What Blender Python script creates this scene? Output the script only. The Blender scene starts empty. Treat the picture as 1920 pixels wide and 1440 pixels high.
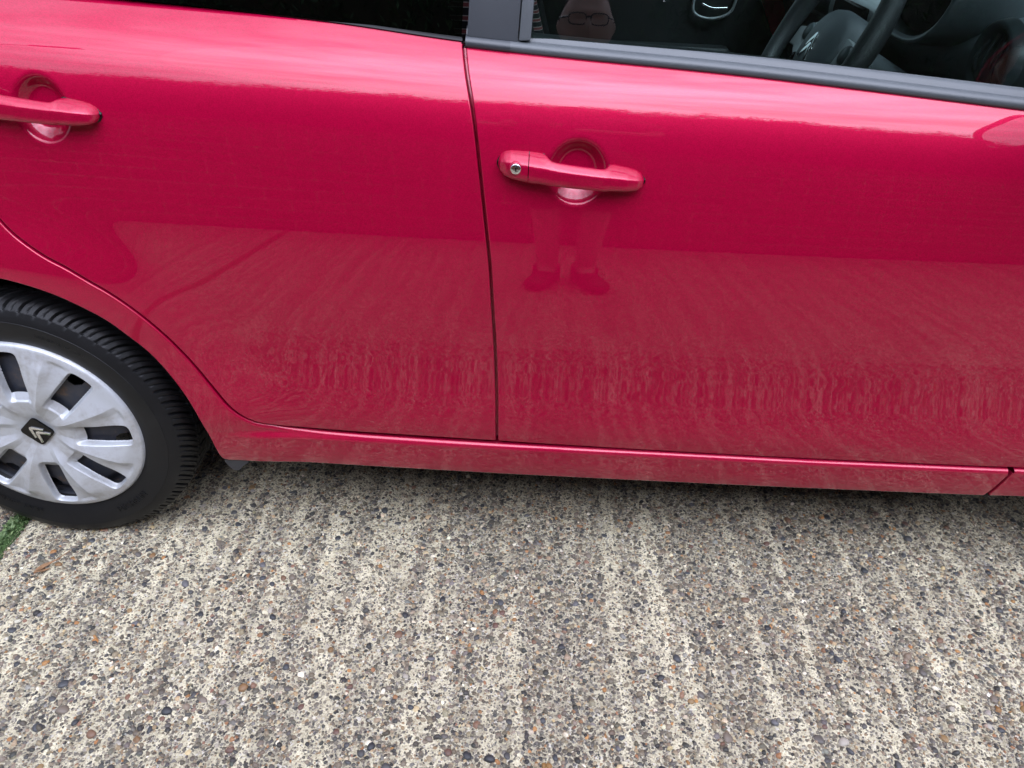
import bpy, bmesh, math, random
import numpy as np
from mathutils import Vector, Matrix

random.seed(7)
rng = np.random.default_rng(11)
S = bpy.context.scene
COL = S.collection

# ================================================================ camera, sky, sun, exposure
CAM_POS = np.array([0.892, -1.040, 1.184])
def camera():
    pitch, yaw, roll = math.radians(35.54), math.radians(-0.653), math.radians(2.56)
    cp, sp, cy, sy = math.cos(pitch), math.sin(pitch), math.cos(yaw), math.sin(yaw)
    fwd = Vector((sy*cp, cy*cp, -sp)); right = Vector((cy, -sy, 0)); up = right.cross(fwd)
    r2 = right*math.cos(roll) + up*math.sin(roll); u2 = up*math.cos(roll) - right*math.sin(roll)
    cam = bpy.data.cameras.new('camera'); o = bpy.data.objects.new('camera', cam); COL.objects.link(o)
    m = Matrix((r2, u2, -fwd)).transposed().to_4x4(); m.translation = Vector(CAM_POS)
    o.matrix_world = m
    cam.sensor_fit = 'HORIZONTAL'; cam.sensor_width = 36.0; cam.lens = 36.0 * 1400 / 1920
    cam.clip_start = 0.02; cam.clip_end = 500
    S.camera = o
camera()

SUN_EL, SUN_AZ = math.radians(52), math.radians(163)     # azimuth measured from +Y clockwise
def world():
    w = bpy.data.worlds.new('World'); S.world = w; w.use_nodes = True
    nt = w.node_tree; nt.nodes.clear()
    N = nt.nodes.new; L = nt.links.new
    out = N('ShaderNodeOutputWorld'); bg = N('ShaderNodeBackground'); bg.inputs['Strength'].default_value = 0.10
    sky = N('ShaderNodeTexSky'); sky.sky_type = 'NISHITA'; sky.sun_disc = False
    sky.sun_elevation = SUN_EL; sky.sun_rotation = SUN_AZ; sky.air_density = 1.0; sky.dust_density = 2.0
    # a broken, mostly closed cloud deck drawn over the clear sky (evenly, in every direction)
    tc = N('ShaderNodeTexCoord'); mp = N('ShaderNodeMapping'); mp.inputs['Scale'].default_value = (1.0, 1.0, 3.2)
    no = N('ShaderNodeTexNoise'); no.inputs['Scale'].default_value = 3.6; no.inputs['Detail'].default_value = 6; no.inputs['Roughness'].default_value = .55
    cr = N('ShaderNodeValToRGB'); cr.color_ramp.elements[0].position = .33; cr.color_ramp.elements[0].color = (.48, .48, .48, 1)
    cr.color_ramp.elements[1].position = .62; cr.color_ramp.elements[1].color = (1, 1, 1, 1)
    mix = N('ShaderNodeMix'); mix.data_type = 'RGBA'
    # standard overcast luminance: the deck is brighter overhead than at the horizon, L = Lz (1 + 2 sin h) / 3
    sx = N('ShaderNodeSeparateXYZ'); L(tc.outputs['Generated'], sx.inputs[0])
    mr = N('ShaderNodeMapRange'); mr.inputs['From Min'].default_value = 0; mr.inputs['From Max'].default_value = 1; mr.inputs['To Min'].default_value = .45; mr.inputs['To Max'].default_value = 1
    L(sx.outputs['Z'], mr.inputs['Value'])
    cm = N('ShaderNodeMix'); cm.data_type = 'RGBA'; cm.blend_type = 'MULTIPLY'; cm.inputs['Factor'].default_value = 1; cm.inputs['A'].default_value = (*SKY_CLOUD, 1)
    # thin cloud glows round the veiled sun
    dt = N('ShaderNodeVectorMath'); dt.operation = 'DOT_PRODUCT'; L(tc.outputs['Generated'], dt.inputs[0])
    dt.inputs[1].default_value = (math.sin(SUN_AZ)*math.cos(SUN_EL), math.cos(SUN_AZ)*math.cos(SUN_EL), math.sin(SUN_EL))
    mx = N('ShaderNodeMath'); mx.operation = 'MAXIMUM'; mx.inputs[1].default_value = 0; L(dt.outputs['Value'], mx.inputs[0])
    pw = N('ShaderNodeMath'); pw.operation = 'POWER'; pw.inputs[1].default_value = 3.6; L(mx.outputs[0], pw.inputs[0])
    ma = N('ShaderNodeMath'); ma.operation = 'MULTIPLY_ADD'; ma.inputs[1].default_value = 7.0; ma.inputs[2].default_value = 1.0; L(pw.outputs[0], ma.inputs[0])
    ml = N('ShaderNodeMath'); ml.operation = 'MULTIPLY'; L(ma.outputs[0], ml.inputs[0]); L(mr.outputs[0], ml.inputs[1])
    L(ml.outputs[0], cm.inputs['B']); L(cm.outputs['Result'], mix.inputs['B'])
    L(tc.outputs['Generated'], mp.inputs['Vector']); L(mp.outputs['Vector'], no.inputs['Vector']); L(no.outputs['Fac'], cr.inputs['Fac'])
    L(cr.outputs['Color'], mix.inputs['Factor']); L(sky.outputs['Color'], mix.inputs['A'])
    L(mix.outputs['Result'], bg.inputs['Color']); L(bg.outputs['Background'], out.inputs['Surface'])
SKY_CLOUD = (10.0, 10.7, 13.4)
world()
def sun():
    l = bpy.data.lights.new('sun', 'SUN'); l.energy = 0.5; l.angle = math.radians(70); l.color = (1, .96, .9)
    o = bpy.data.objects.new('sun', l); COL.objects.link(o)
    d = Vector((math.sin(SUN_AZ)*math.cos(SUN_EL), math.cos(SUN_AZ)*math.cos(SUN_EL), math.sin(SUN_EL)))
    o.rotation_euler = d.to_track_quat('Z', 'Y').to_euler(); o.location = (0, -6, 8)
sun()
S.view_settings.view_transform = 'Standard'; S.view_settings.look = 'None'
S.view_settings.exposure = 0.34; S.view_settings.gamma = 1.0
S.cycles.max_bounces = 8; S.cycles.transparent_max_bounces = 12; S.cycles.use_denoising = True
S.cycles.caustics_reflective = False; S.cycles.caustics_refractive = False

# ================================================================ helpers
def lin(r, g, b):
    f = lambda c: (c/255)/12.92 if c/255 <= .04045 else ((c/255 + .055)/1.055)**2.4
    return (f(r), f(g), f(b))

class NT:
    def __init__(s, name):
        s.m = bpy.data.materials.new(name); s.m.use_nodes = True
        s.t = s.m.node_tree; s.t.nodes.clear()
        s.out = s.n('ShaderNodeOutputMaterial')
    def n(s, ty, **kw):
        nd = s.t.nodes.new(ty)
        for k, v in kw.items():
            if hasattr(nd, k): setattr(nd, k, v)
            else: nd.inputs[k.replace('_', ' ')].default_value = v
        return nd
    def l(s, a, b): s.t.links.new(a, b)
    def bsdf(s, **kw):
        b = s.n('ShaderNodeBsdfPrincipled')
        for k, v in kw.items():
            k = k.replace('_', ' ')
            if isinstance(v, tuple) and len(v) == 3: v = (*v, 1)
            b.inputs[k].default_value = v
        s.l(b.outputs[0], s.out.inputs['Surface']); s.b = b
        return b
    def noise(s, scale, detail=3, vec=None, rough=.5, dim='3D', **kw):
        nd = s.n('ShaderNodeTexNoise'); nd.noise_dimensions = dim
        nd.inputs['Scale'].default_value = scale; nd.inputs['Detail'].default_value = detail; nd.inputs['Roughness'].default_value = rough
        if vec is not None: s.l(vec, nd.inputs['Vector'])
        return nd
    def ramp(s, src, stops):
        r = s.n('ShaderNodeValToRGB'); e = r.color_ramp.elements
        while len(e) > 1: e.remove(e[-1])
        e[0].position, c = stops[0]; e[0].color = c if isinstance(c, tuple) and len(c) == 4 else ((*c, 1) if isinstance(c, tuple) else (c, c, c, 1))
        for p, c in stops[1:]:
            x = e.new(p); x.color = (*c, 1) if isinstance(c, tuple) else (c, c, c, 1)
        s.l(src, r.inputs['Fac']); return r
    def mix(s, fac, a, b, blend='MIX'):
        m = s.n('ShaderNodeMix'); m.data_type = 'RGBA'; m.blend_type = blend
        for sock, v in (('Factor', fac), ('A', a), ('B', b)):
            if isinstance(v, (int, float)): m.inputs[sock].default_value = v if sock == 'Factor' else (v, v, v, 1)
            elif isinstance(v, tuple): m.inputs[sock].default_value = (*v, 1) if len(v) == 3 else v
            else: s.l(v, m.inputs[sock])
        return m.outputs['Result']
    def math(s, op, a, b=0.0):
        m = s.n('ShaderNodeMath'); m.operation = op
        for i, v in enumerate((a, b)):
            if isinstance(v, (int, float)): m.inputs[i].default_value = v
            else: s.l(v, m.inputs[i])
        return m.outputs[0]
    def bump(s, h, strength, dist, target='Normal'):
        b = s.n('ShaderNodeBump'); b.inputs['Strength'].default_value = strength; b.inputs['Distance'].default_value = dist
        s.l(h, b.inputs['Height']); s.l(b.outputs[0], s.b.inputs[target]); return b
    def obj(s): return s.n('ShaderNodeTexCoord').outputs['Object']
    def mapped(s, vec, scale):
        m = s.n('ShaderNodeMapping'); m.inputs['Scale'].default_value = scale; s.l(vec, m.inputs['Vector']); return m.outputs[0]

def link(o, parent=None):
    COL.objects.link(o)
    if parent is not None: o.parent = parent
    return o
def new_mesh(name, V, F, mat=None, parent=None, smooth=True, normals=None):
    me = bpy.data.meshes.new(name)
    me.from_pydata([tuple(map(float, v)) for v in V], [], [tuple(int(i) for i in f) for f in F])
    if smooth: me.polygons.foreach_set('use_smooth', np.ones(len(me.polygons), bool))
    if mat is not None: me.materials.append(mat)
    me.update()
    if normals is not None: me.normals_split_custom_set_from_vertices([tuple(n) for n in normals])
    o = bpy.data.objects.new(name, me); link(o, parent); return o
def fast_mesh(name, V, F, k, mat=None, parent=None, smooth=True):
    """V (n,3) array, F (m,k) int array, all faces with k corners"""
    me = bpy.data.meshes.new(name); V = np.asarray(V, np.float32); F = np.asarray(F, np.int32)
    me.vertices.add(len(V)); me.vertices.foreach_set('co', V.ravel())
    me.loops.add(F.size); me.loops.foreach_set('vertex_index', F.ravel())
    me.polygons.add(len(F)); me.polygons.foreach_set('loop_start', np.arange(0, F.size, k, dtype=np.int32))
    me.polygons.foreach_set('use_smooth', np.full(len(F), smooth))
    me.update(calc_edges=True)
    if mat is not None: me.materials.append(mat)
    o = bpy.data.objects.new(name, me); link(o, parent); return o
def empty(name, loc=(0, 0, 0), parent=None):
    o = bpy.data.objects.new(name, None); o.location = loc; o.empty_display_size = .1; return link(o, parent)
def tag(o, label=None, cat=None, group=None, kind=None):
    for k, v in (('label', label), ('category', cat), ('group', group), ('kind', kind)):
        if v: o[k] = v
    return o
def grid_faces(nu, nv, off=0, wrap=False):
    i, j = np.meshgrid(np.arange(nu if wrap else nu - 1), np.arange(nv - 1), indexing='ij')
    i2 = (i + 1) % nu
    return np.stack([i*nv + j, i2*nv + j, i2*nv + j + 1, i*nv + j + 1], -1).reshape(-1, 4) + off
def bm_obj(name, bm, mat, parent=None, smooth=True, bevel=0, seg=2, angle=35):
    me = bpy.data.meshes.new(name); 
    if bevel:
        bmesh.ops.bevel(bm, geom=list(bm.edges), offset=bevel, segments=seg, profile=.6, affect='EDGES', clamp_overlap=True)
    bm.to_mesh(me); bm.free()
    if smooth:
        me.polygons.foreach_set('use_smooth', np.ones(len(me.polygons), bool)); me.set_sharp_from_angle(angle=math.radians(angle))
    me.materials.append(mat); me.update()
    return link(bpy.data.objects.new(name, me), parent)
def box_bm(bm, c, s, rot=None):
    r = bmesh.ops.create_cube(bm, size=1); M = Matrix.Translation(c) @ (rot or Matrix.Identity(4)) @ Matrix.Diagonal((*s, 1))
    bmesh.ops.transform(bm, matrix=M, verts=r['verts']); return r['verts']
def box(name, c, s, mat, parent=None, bevel=.004, seg=2, rot=None):
    bm = bmesh.new(); box_bm(bm, c, s, rot); return bm_obj(name, bm, mat, parent, bevel=bevel, seg=seg)
def catmull(pts, per=12):
    p = np.asarray(pts, float); p = np.vstack([2*p[0] - p[1], p, 2*p[-1] - p[-2]]); out = []
    for i in range(1, len(p) - 2):
        a, b, c, d = p[i-1:i+3]
        # centripetal
        t0 = 0; t1 = t0 + np.linalg.norm(b-a)**.5; t2 = t1 + np.linalg.norm(c-b)**.5; t3 = t2 + np.linalg.norm(d-c)**.5
        for t in np.linspace(t1, t2, per, endpoint=False):
            A1 = (t1-t)/(t1-t0)*a + (t-t0)/(t1-t0)*b; A2 = (t2-t)/(t2-t1)*b + (t-t1)/(t2-t1)*c; A3 = (t3-t)/(t3-t2)*c + (t-t2)/(t3-t2)*d
            B1 = (t2-t)/(t2-t0)*A1 + (t-t0)/(t2-t0)*A2; B2 = (t3-t)/(t3-t1)*A2 + (t-t1)/(t3-t1)*A3
            out.append((t2-t)/(t2-t1)*B1 + (t-t1)/(t2-t1)*B2)
    out.append(p[-2]); return np.array(out)
def resample(poly, n=None, params=None):
    poly = np.asarray(poly, float); s = np.concatenate([[0], np.cumsum(np.linalg.norm(np.diff(poly, axis=0), axis=1))])
    q = np.linspace(0, 1, n) if params is None else params
    return np.stack([np.interp(q * s[-1], s, poly[:, k]) for k in range(poly.shape[1])], -1)
def offset2(poly, d):
    """offset a 2D polyline to its left by d"""
    t = np.gradient(np.asarray(poly, float), axis=0); t /= np.linalg.norm(t, axis=1)[:, None] + 1e-12
    dd = np.asarray(d, float)
    return poly + np.stack([-t[:, 1], t[:, 0]], -1) * (dd[:, None] if dd.ndim else dd)
def sweep(name, path, prof, mat, parent=None, closed=False, cap=False, smooth=True, angle=40):
    """path (n,3); prof (n,m,3) absolute points per station or (m,3) offsets"""
    path = np.asarray(path, float); prof = np.asarray(prof, float)
    V = (path[:, None, :] + prof[None] if prof.ndim == 2 else prof)
    n, m = V.shape[:2]; F = grid_faces(n, m)
    if closed:
        i = np.arange(n - 1); F = np.vstack([F, np.stack([i*m + m - 1, (i+1)*m + m - 1, (i+1)*m, i*m], -1)])
    F = [tuple(f) for f in F]
    if cap: F += [tuple(range(m))[::-1], tuple((n-1)*m + k for k in range(m))]
    o = new_mesh(name, V.reshape(-1, 3), F, mat, parent, smooth=True)
    o.data.set_sharp_from_angle(angle=math.radians(angle)); return o
def tube(name, pts, r, mat, parent=None, seg=10, per=6, cap=True):
    p = catmull(pts, per) if len(pts) > 2 else np.asarray(pts, float)
    rr = np.full(len(p), r) if np.isscalar(r) else np.interp(np.linspace(0, 1, len(p)), np.linspace(0, 1, len(r)), r)
    V = []; t = np.gradient(p, axis=0); up = np.array([0.13, .21, .97])
    for i in range(len(p)):
        d = t[i] / np.linalg.norm(t[i]); a = np.cross(d, up); a /= np.linalg.norm(a); b = np.cross(a, d)
        an = np.linspace(0, 2*math.pi, seg, endpoint=False)
        V.append(p[i] + rr[i] * (np.cos(an)[:, None]*a + np.sin(an)[:, None]*b))
    return sweep(name, p, np.array(V), mat, parent, closed=True, cap=cap, angle=60)
def lathe(prof, seg, axis_y=True):
    """prof (m,2): (radius, y). returns verts (seg,m,3) around the Y axis"""
    an = np.linspace(0, 2*math.pi, seg, endpoint=False); pr = np.asarray(prof, float)
    return np.stack([pr[None, :, 0]*np.cos(an)[:, None], np.broadcast_to(pr[None, :, 1], (seg, len(pr))), pr[None, :, 0]*np.sin(an)[:, None]], -1)

# ================================================================ materials
def m_simple(name, col, rough=.5, metal=0., var=.12, scale=30., bump=0., bscale=200., spec=.5, coat=0.):
    t = NT(name); b = t.bsdf(Roughness=rough, Metallic=metal, Coat_Weight=coat); b.inputs['Specular IOR Level'].default_value = spec
    o = t.obj(); n = t.noise(scale, 4, o)
    t.l(t.mix(n.outputs[0], tuple(c*(1-var) for c in col), tuple(min(1, c*(1+var)) for c in col)), b.inputs['Base Color'])
    if bump: t.bump(t.noise(bscale, 3, o).outputs[0], bump, .002)
    return t.m
def m_paint():
    t = NT('red_metallic_paint')
    b = t.bsdf(Metallic=.30, Roughness=.40, Coat_Weight=1.0, Coat_Roughness=.012, Coat_IOR=1.47); b.inputs['Specular IOR Level'].default_value = .08
    o = t.obj()
    fl = t.n('ShaderNodeTexVoronoi'); fl.inputs['Scale'].default_value = 900; t.l(o, fl.inputs['Vector'])
    sp = t.n('ShaderNodeSeparateColor'); t.l(fl.outputs['Color'], sp.inputs[0])
    col = t.mix(sp.outputs[0], PAINT_A, PAINT_B)
    big = t.noise(3.0, 3, o)
    # road film: thin pale specks and wiping streaks on the lacquer
    du = t.noise(420, 2, o, .7); dm = t.ramp(du.outputs[0], [(.74, 0.), (.80, .5)])
    big2 = t.ramp(t.noise(5, 2, o).outputs[0], [(.5, 0.), (.7, 1.)])
    col = t.mix(t.math('MULTIPLY', dm.outputs[0], big2.outputs[0]), col, lin(190, 120, 130))
    # road film low on the sill and door bottoms, blotchy
    sz = t.n('ShaderNodeSeparateXYZ'); t.l(o, sz.inputs[0]); mr = t.n('ShaderNodeMapRange'); mr.inputs['From Min'].default_value = .36; mr.inputs['From Max'].default_value = .21; t.l(sz.outputs['Z'], mr.inputs['Value'])
    fm = t.math('MULTIPLY', t.math('MULTIPLY', mr.outputs[0], t.ramp(t.noise(22, 6, t.mapped(o, (.5, 1, 1)), .7).outputs[0], [(.38, .15), (.70, 1.)]).outputs[0]), .16)
    col = t.mix(fm, col, (.22, .17, .13))
    t.l(col, b.inputs['Base Color'])
    st = t.noise(7, 5, t.mapped(o, (1, 1, 3.0)), .65); 
    rr = t.ramp(st.outputs[0], [(.35, .002), (.75, .012)]); t.l(rr.outputs[0], b.inputs['Coat Roughness'])
    bp = t.n('ShaderNodeBump'); bp.inputs['Strength'].default_value = .009; bp.inputs['Distance'].default_value = .0006
    pe = t.noise(90, 2, t.mapped(o, (.6, 1, 1))); t.l(pe.outputs[0], bp.inputs['Height']); t.l(bp.outputs[0], b.inputs['Coat Normal'])
    return t.m
PAINT_A, PAINT_B = (.30, .0003, .026), (.42, .0006, .040)
def m_glass(name, tint, ior=1.8):      # both faces of the pane together mirror about 8 %
    t = NT(name); tr = t.n('ShaderNodeBsdfTransparent'); tr.inputs[0].default_value = (*tint, 1)
    gl = t.n('ShaderNodeBsdfGlossy'); gl.inputs['Roughness'].default_value = 0.0; gl.inputs['Color'].default_value = (1, 1, 1, 1)
    fr = t.n('ShaderNodeFresnel'); fr.inputs['IOR'].default_value = ior
    mx = t.n('ShaderNodeMixShader'); t.l(fr.outputs[0], mx.inputs[0]); t.l(tr.outputs[0], mx.inputs[1]); t.l(gl.outputs[0], mx.inputs[2])
    t.l(mx.outputs[0], t.out.inputs['Surface']); return t.m
def m_concrete(name):
    """brushed exposed-aggregate concrete: cement paste, grit, tool streaks, stones too small to model"""
    t = NT(name); b = t.bsdf(Roughness=.85); b.inputs['Specular IOR Level'].default_value = .25
    o = t.obj()
    def warp(scale, amt):
        w = t.noise(scale, 2, o); vm = t.n('ShaderNodeVectorMath'); vm.operation = 'MULTIPLY_ADD'
        t.l(w.outputs['Color'], vm.inputs[0]); vm.inputs[1].default_value = amt; t.l(o, vm.inputs[2]); return vm.outputs[0]
    st = t.noise(1.0, 3, t.mapped(warp(1.6, (.10, 0, 0)), (26, .8, 1)), .6)
    dk0 = t.ramp(st.outputs[0], [(.45, 0.), (.60, 1.)])
    at = t.n('ShaderNodeAttribute'); at.attribute_name = 'streak'; sa = t.n('ShaderNodeSeparateColor'); t.l(at.outputs['Color'], sa.inputs[0])
    da = t.ramp(t.math('ADD', sa.outputs[0], t.math('MULTIPLY', t.math('SUBTRACT', t.noise(55, 4, o, .6).outputs[0], .5), .42)), [(.36, 0.), (.62, 1.)])
    class dk: outputs = [t.mix(sa.outputs[1], dk0.outputs[0], da.outputs[0])]
    gr = t.noise(300, 5, o, .65); gr2 = t.noise(46, 5, o, .65); gr3 = t.noise(7, 3, o)
    paste = t.ramp(gr.outputs[0], [(.28, (.30, .258, .165)), (.45, (.58, .518, .355)), (.62, (.73, .662, .475)), (.75, (.78, .72, .545))])
    stain = t.ramp(gr2.outputs[0], [(.30, (.52, .50, .47)), (.58, (1., 1., 1.))])
    c = t.mix(.85, paste.outputs[0], stain.outputs[0], 'MULTIPLY')
    c = t.mix(.5, c, t.ramp(gr3.outputs[0], [(.3, (.72, .71, .70)), (.65, (1.1, 1.1, 1.1))]).outputs[0], 'MULTIPLY')
    c = t.mix(t.math('MULTIPLY', dk.outputs[0], .37), c, (.165, .152, .115))
    h = t.math('MULTIPLY', gr.outputs[0], .8)
    # two sizes of half-buried stones, outlines warped out of round
    wv = warp(170, (.006, .006, 0))
    for sc, lo, hi, seed in ((120, .10, .42, 0.), (235, .08, .50, 3.7)):
        vo = t.n('ShaderNodeTexVoronoi'); vo.voronoi_dimensions = '2D'; vo.inputs['Scale'].default_value = sc
        mp = t.n('ShaderNodeMapping'); mp.inputs['Location'].default_value = (seed, seed*1.7, 0); mp.inputs['Rotation'].default_value = (0, 0, seed); t.l(wv, mp.inputs['Vector']); t.l(mp.outputs[0], vo.inputs['Vector'])
        sp = t.n('ShaderNodeSeparateColor'); t.l(vo.outputs['Color'], sp.inputs[0])
        pc = t.ramp(sp.outputs[0], [(0, (.050, .047, .044)), (.12, (.10, .090, .076)), (.30, (.18, .157, .122)), (.5, (.27, .238, .182)), (.66, (.13, .122, .112)), (.78, (.25, .155, .080)), (.85, (.36, .32, .255)), (.93, (.54, .50, .42))]); pc.color_ramp.interpolation = 'CONSTANT'
        thr = t.math('ADD', t.math('MULTIPLY', sp.outputs[1], hi - lo), t.math('ADD', t.math('ADD', t.math('MULTIPLY', dk.outputs[0], .10), t.math('MULTIPLY', t.math('SUBTRACT', 1.0, sa.outputs[1]), .10)), lo))
        ins = t.math('MULTIPLY', t.math('LESS_THAN', vo.outputs['Distance'], thr), t.math('GREATER_THAN', sp.outputs[2], .28))
        c = t.mix(t.math('MULTIPLY', ins, .85), c, pc.outputs[0])
        h = t.math('ADD', h, t.math('MULTIPLY', t.math('MAXIMUM', t.math('SUBTRACT', thr, vo.outputs['Distance']), 0.), 1.6))
    t.l(c, b.inputs['Base Color']); t.bump(h, .8, .003)
    return t.m
def m_stone_attr(name):
    t = NT(name); b = t.bsdf(Roughness=.55); b.inputs['Specular IOR Level'].default_value = .4
    a = t.n('ShaderNodeAttribute'); a.attribute_name = 'stone'
    o = t.obj(); n = t.noise(500, 3, o, .6)
    t.l(t.mix(.55, a.outputs['Color'], t.ramp(n.outputs[0], [(.25, .45), (.7, 1.25)]).outputs[0], 'MULTIPLY'), b.inputs['Base Color'])
    t.bump(n.outputs[0], .25, .001); return t.m
def m_stone_obj(name, stops):
    t = NT(name); b = t.bsdf(Roughness=.5); i = t.n('ShaderNodeObjectInfo'); r = t.ramp(i.outputs['Random'], stops); r.color_ramp.interpolation = 'CONSTANT'
    n = t.noise(90, 4, t.obj(), .6)
    t.l(t.mix(.6, r.outputs[0], t.ramp(n.outputs[0], [(.25, .55), (.7, 1.2)]).outputs[0], 'MULTIPLY'), b.inputs['Base Color'])
    t.bump(n.outputs[0], .2, .001); return t.m
M = {}
M['paint'] = m_paint()
M['glass'] = m_glass('window_glass', (.78, .92, .88))
M['privacy'] = m_glass('privacy_glass', (.035, .05, .05))
M['screen'] = m_glass('windscreen_glass', (.82, .93, .90))
M['black_plastic'] = m_simple('black_plastic', lin(46, 47, 51), .42, var=.15, scale=60, bump=.15, bscale=900)
M['trim'] = m_simple('weathered_black_rubber', lin(68, 72, 75), .40, var=.12, scale=25, bump=.12, bscale=700)
M['applique'] = m_simple('dark_grey_applique', lin(50, 53, 57), .38, var=.08, scale=20, bump=.1, bscale=900)
M['underbody'] = m_simple('underbody_black', lin(22, 22, 23), .8)
M['dash'] = m_simple('dashboard_plastic', lin(74, 80, 84), .48, var=.08, bump=.25, bscale=600)
M['dash_light'] = m_simple('pale_dashboard_plastic', lin(196, 205, 206), .22, var=.03)
M['silver'] = m_simple('silver_plastic', lin(176, 182, 184), .35, .15, var=.06)
M['chrome'] = m_simple('chrome', lin(225, 226, 228), .12, 1., var=.03)
M['leather'] = m_simple('black_leather', lin(48, 50, 52), .42, var=.12, scale=80, bump=.5, bscale=520)
M['gloss_black'] = m_simple('gloss_black', lin(10, 10, 11), .15, var=.1, spec=.25)
M['concrete'] = m_concrete('exposed_aggregate_concrete')
M['stone'] = m_stone_attr('aggregate_stone')

# ================================================================ setting: ground, driveway slabs
def vnoise(x, y, scale, seed):
    r = np.random.default_rng(seed); T = r.random((256, 256))
    X = x*scale + 1000; Y = y*scale + 1000; i = np.floor(X).astype(int); j = np.floor(Y).astype(int); u = X - i; v = Y - j
    u = u*u*(3-2*u); v = v*v*(3-2*v); g = lambda a, b: T[a % 256, b % 256]
    return (g(i, j)*(1-u) + g(i+1, j)*u)*(1-v) + (g(i, j+1)*(1-u) + g(i+1, j+1)*u)*v
def streak(x, y):
    """tool streaks across the slab (run along Y, wander a little): 0..1, high = stones laid bare"""
    xw = x + .05*(vnoise(x, y, 1.7, 5) - .5) + .012*(vnoise(x, y, 9, 6) - .5)
    rib = .5 + .5*np.sin(2*math.pi*(xw + .06*vnoise(x*3, y*1.0, 1, 12))/.044)
    brk = vnoise(x*9, y*5, 1, 13)
    return np.clip(.27*rib*(.2 + 1.2*brk) + .10*vnoise(xw*9, y*1.1, 1, 7) + .46*vnoise(xw*38, y*2.6, 1, 8) + .15, 0, 1)
def relief(x, y):
    return (.0030*(vnoise(x, y, 85, 1) - .5) + .002*(vnoise(x, y, 40, 4) - .5) - .0075*(streak(x, y) - .5))
JOINT = (-.157, -.127)            # the open joint between the two slabs, along Y
def make_slab(name, x0, x1, bx0, bx1, y0=-.70, y1=.62, step=.0042, by0=-1.9, by1=7.):
    xs = np.arange(x0, x1 + step/2, step); ys = np.arange(y0, y1 + step/2, step)
    X, Y = np.meshgrid(xs, ys, indexing='ij')
    fade = sst(y0, y0+.08, Y) * (1 - sst(y1-.08, y1, Y)) * (sst(x0, x0+.06, X) if bx0 < x0 else 1) * ((1 - sst(x1-.06, x1, X)) if bx1 > x1 else 1)
    Z = relief(X, Y) * fade
    # the arris along the joint is worn round
    ed = (X - x0) if bx0 >= x0 else (x1 - X)
    if bx0 >= x0: Z = Z - .006*np.clip(1 - (X - x0)/.014, 0, 1)**2
    if bx1 <= x1: Z = Z - .006*np.clip(1 - (x1 - X)/.014, 0, 1)**2
    V = np.stack([X, Y, Z], -1).reshape(-1, 3); F = [tuple(f) for f in grid_faces(len(xs), len(ys))]
    V = [tuple(v) for v in V]; k = len(V)
    def quad(a, b, c, d):
        nonlocal k; V.extend([a, b, c, d]); F.append((k, k+1, k+2, k+3)); k += 4
    X0, X1, Y0, Y1 = xs[0], xs[-1], ys[0], ys[-1]
    quad((bx0, by0, 0), (bx1, by0, 0), (bx1, Y0, 0), (bx0, Y0, 0)); quad((bx0, Y1, 0), (bx1, Y1, 0), (bx1, by1, 0), (bx0, by1, 0))
    if bx0 < X0: quad((bx0, Y0, 0), (X0, Y0, 0), (X0, Y1, 0), (bx0, Y1, 0))
    if bx1 > X1: quad((X1, Y0, 0), (bx1, Y0, 0), (bx1, Y1, 0), (X1, Y1, 0))
    for xe in (bx0, bx1):
        s = -1 if xe == bx0 else 1; a = (xe, by0, -.001); b = (xe, by1, -.001); c = (xe, by1, -.05); d = (xe, by0, -.05)
        quad(a, b, c, d) if s > 0 else quad(b, a, d, c)
    o = new_mesh(name, V, F, M['concrete'], smooth=True)
    C = np.zeros((len(V), 4), np.float32); C[:, 3] = 1; nn = X.size; C[:nn, 0] = streak(X, Y).ravel(); C[:nn, 1] = np.broadcast_to(fade, X.shape).ravel()
    a = o.data.color_attributes.new('streak', 'FLOAT_COLOR', 'POINT'); a.data.foreach_set('color', C.ravel())
    return tag(o, kind='structure')
def sst(a, b, x):
    t = np.clip((x - a)/(b - a), 0, 1); return t*t*(3 - 2*t)
soil = m_simple('dark_soil', lin(84, 70, 54), .95, var=.4, scale=40, bump=.5, bscale=80)
ground = new_mesh('ground', [(-120, -120, -.03), (120, -120, -.03), (120, 120, -.03), (-120, 120, -.03)], [(0, 1, 2, 3)], soil)
tag(ground, kind='structure')
slab = make_slab('driveway', JOINT[1], 2.55, JOINT[1], 9.0)
tag(slab, 'brushed exposed aggregate concrete driveway slab under the red car', 'driveway')
slab2 = make_slab('driveway', -.42, JOINT[0], -6.5, JOINT[0])
tag(slab2, 'neighbouring concrete slab left of the mossy joint by the wheel', 'driveway')

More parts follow.
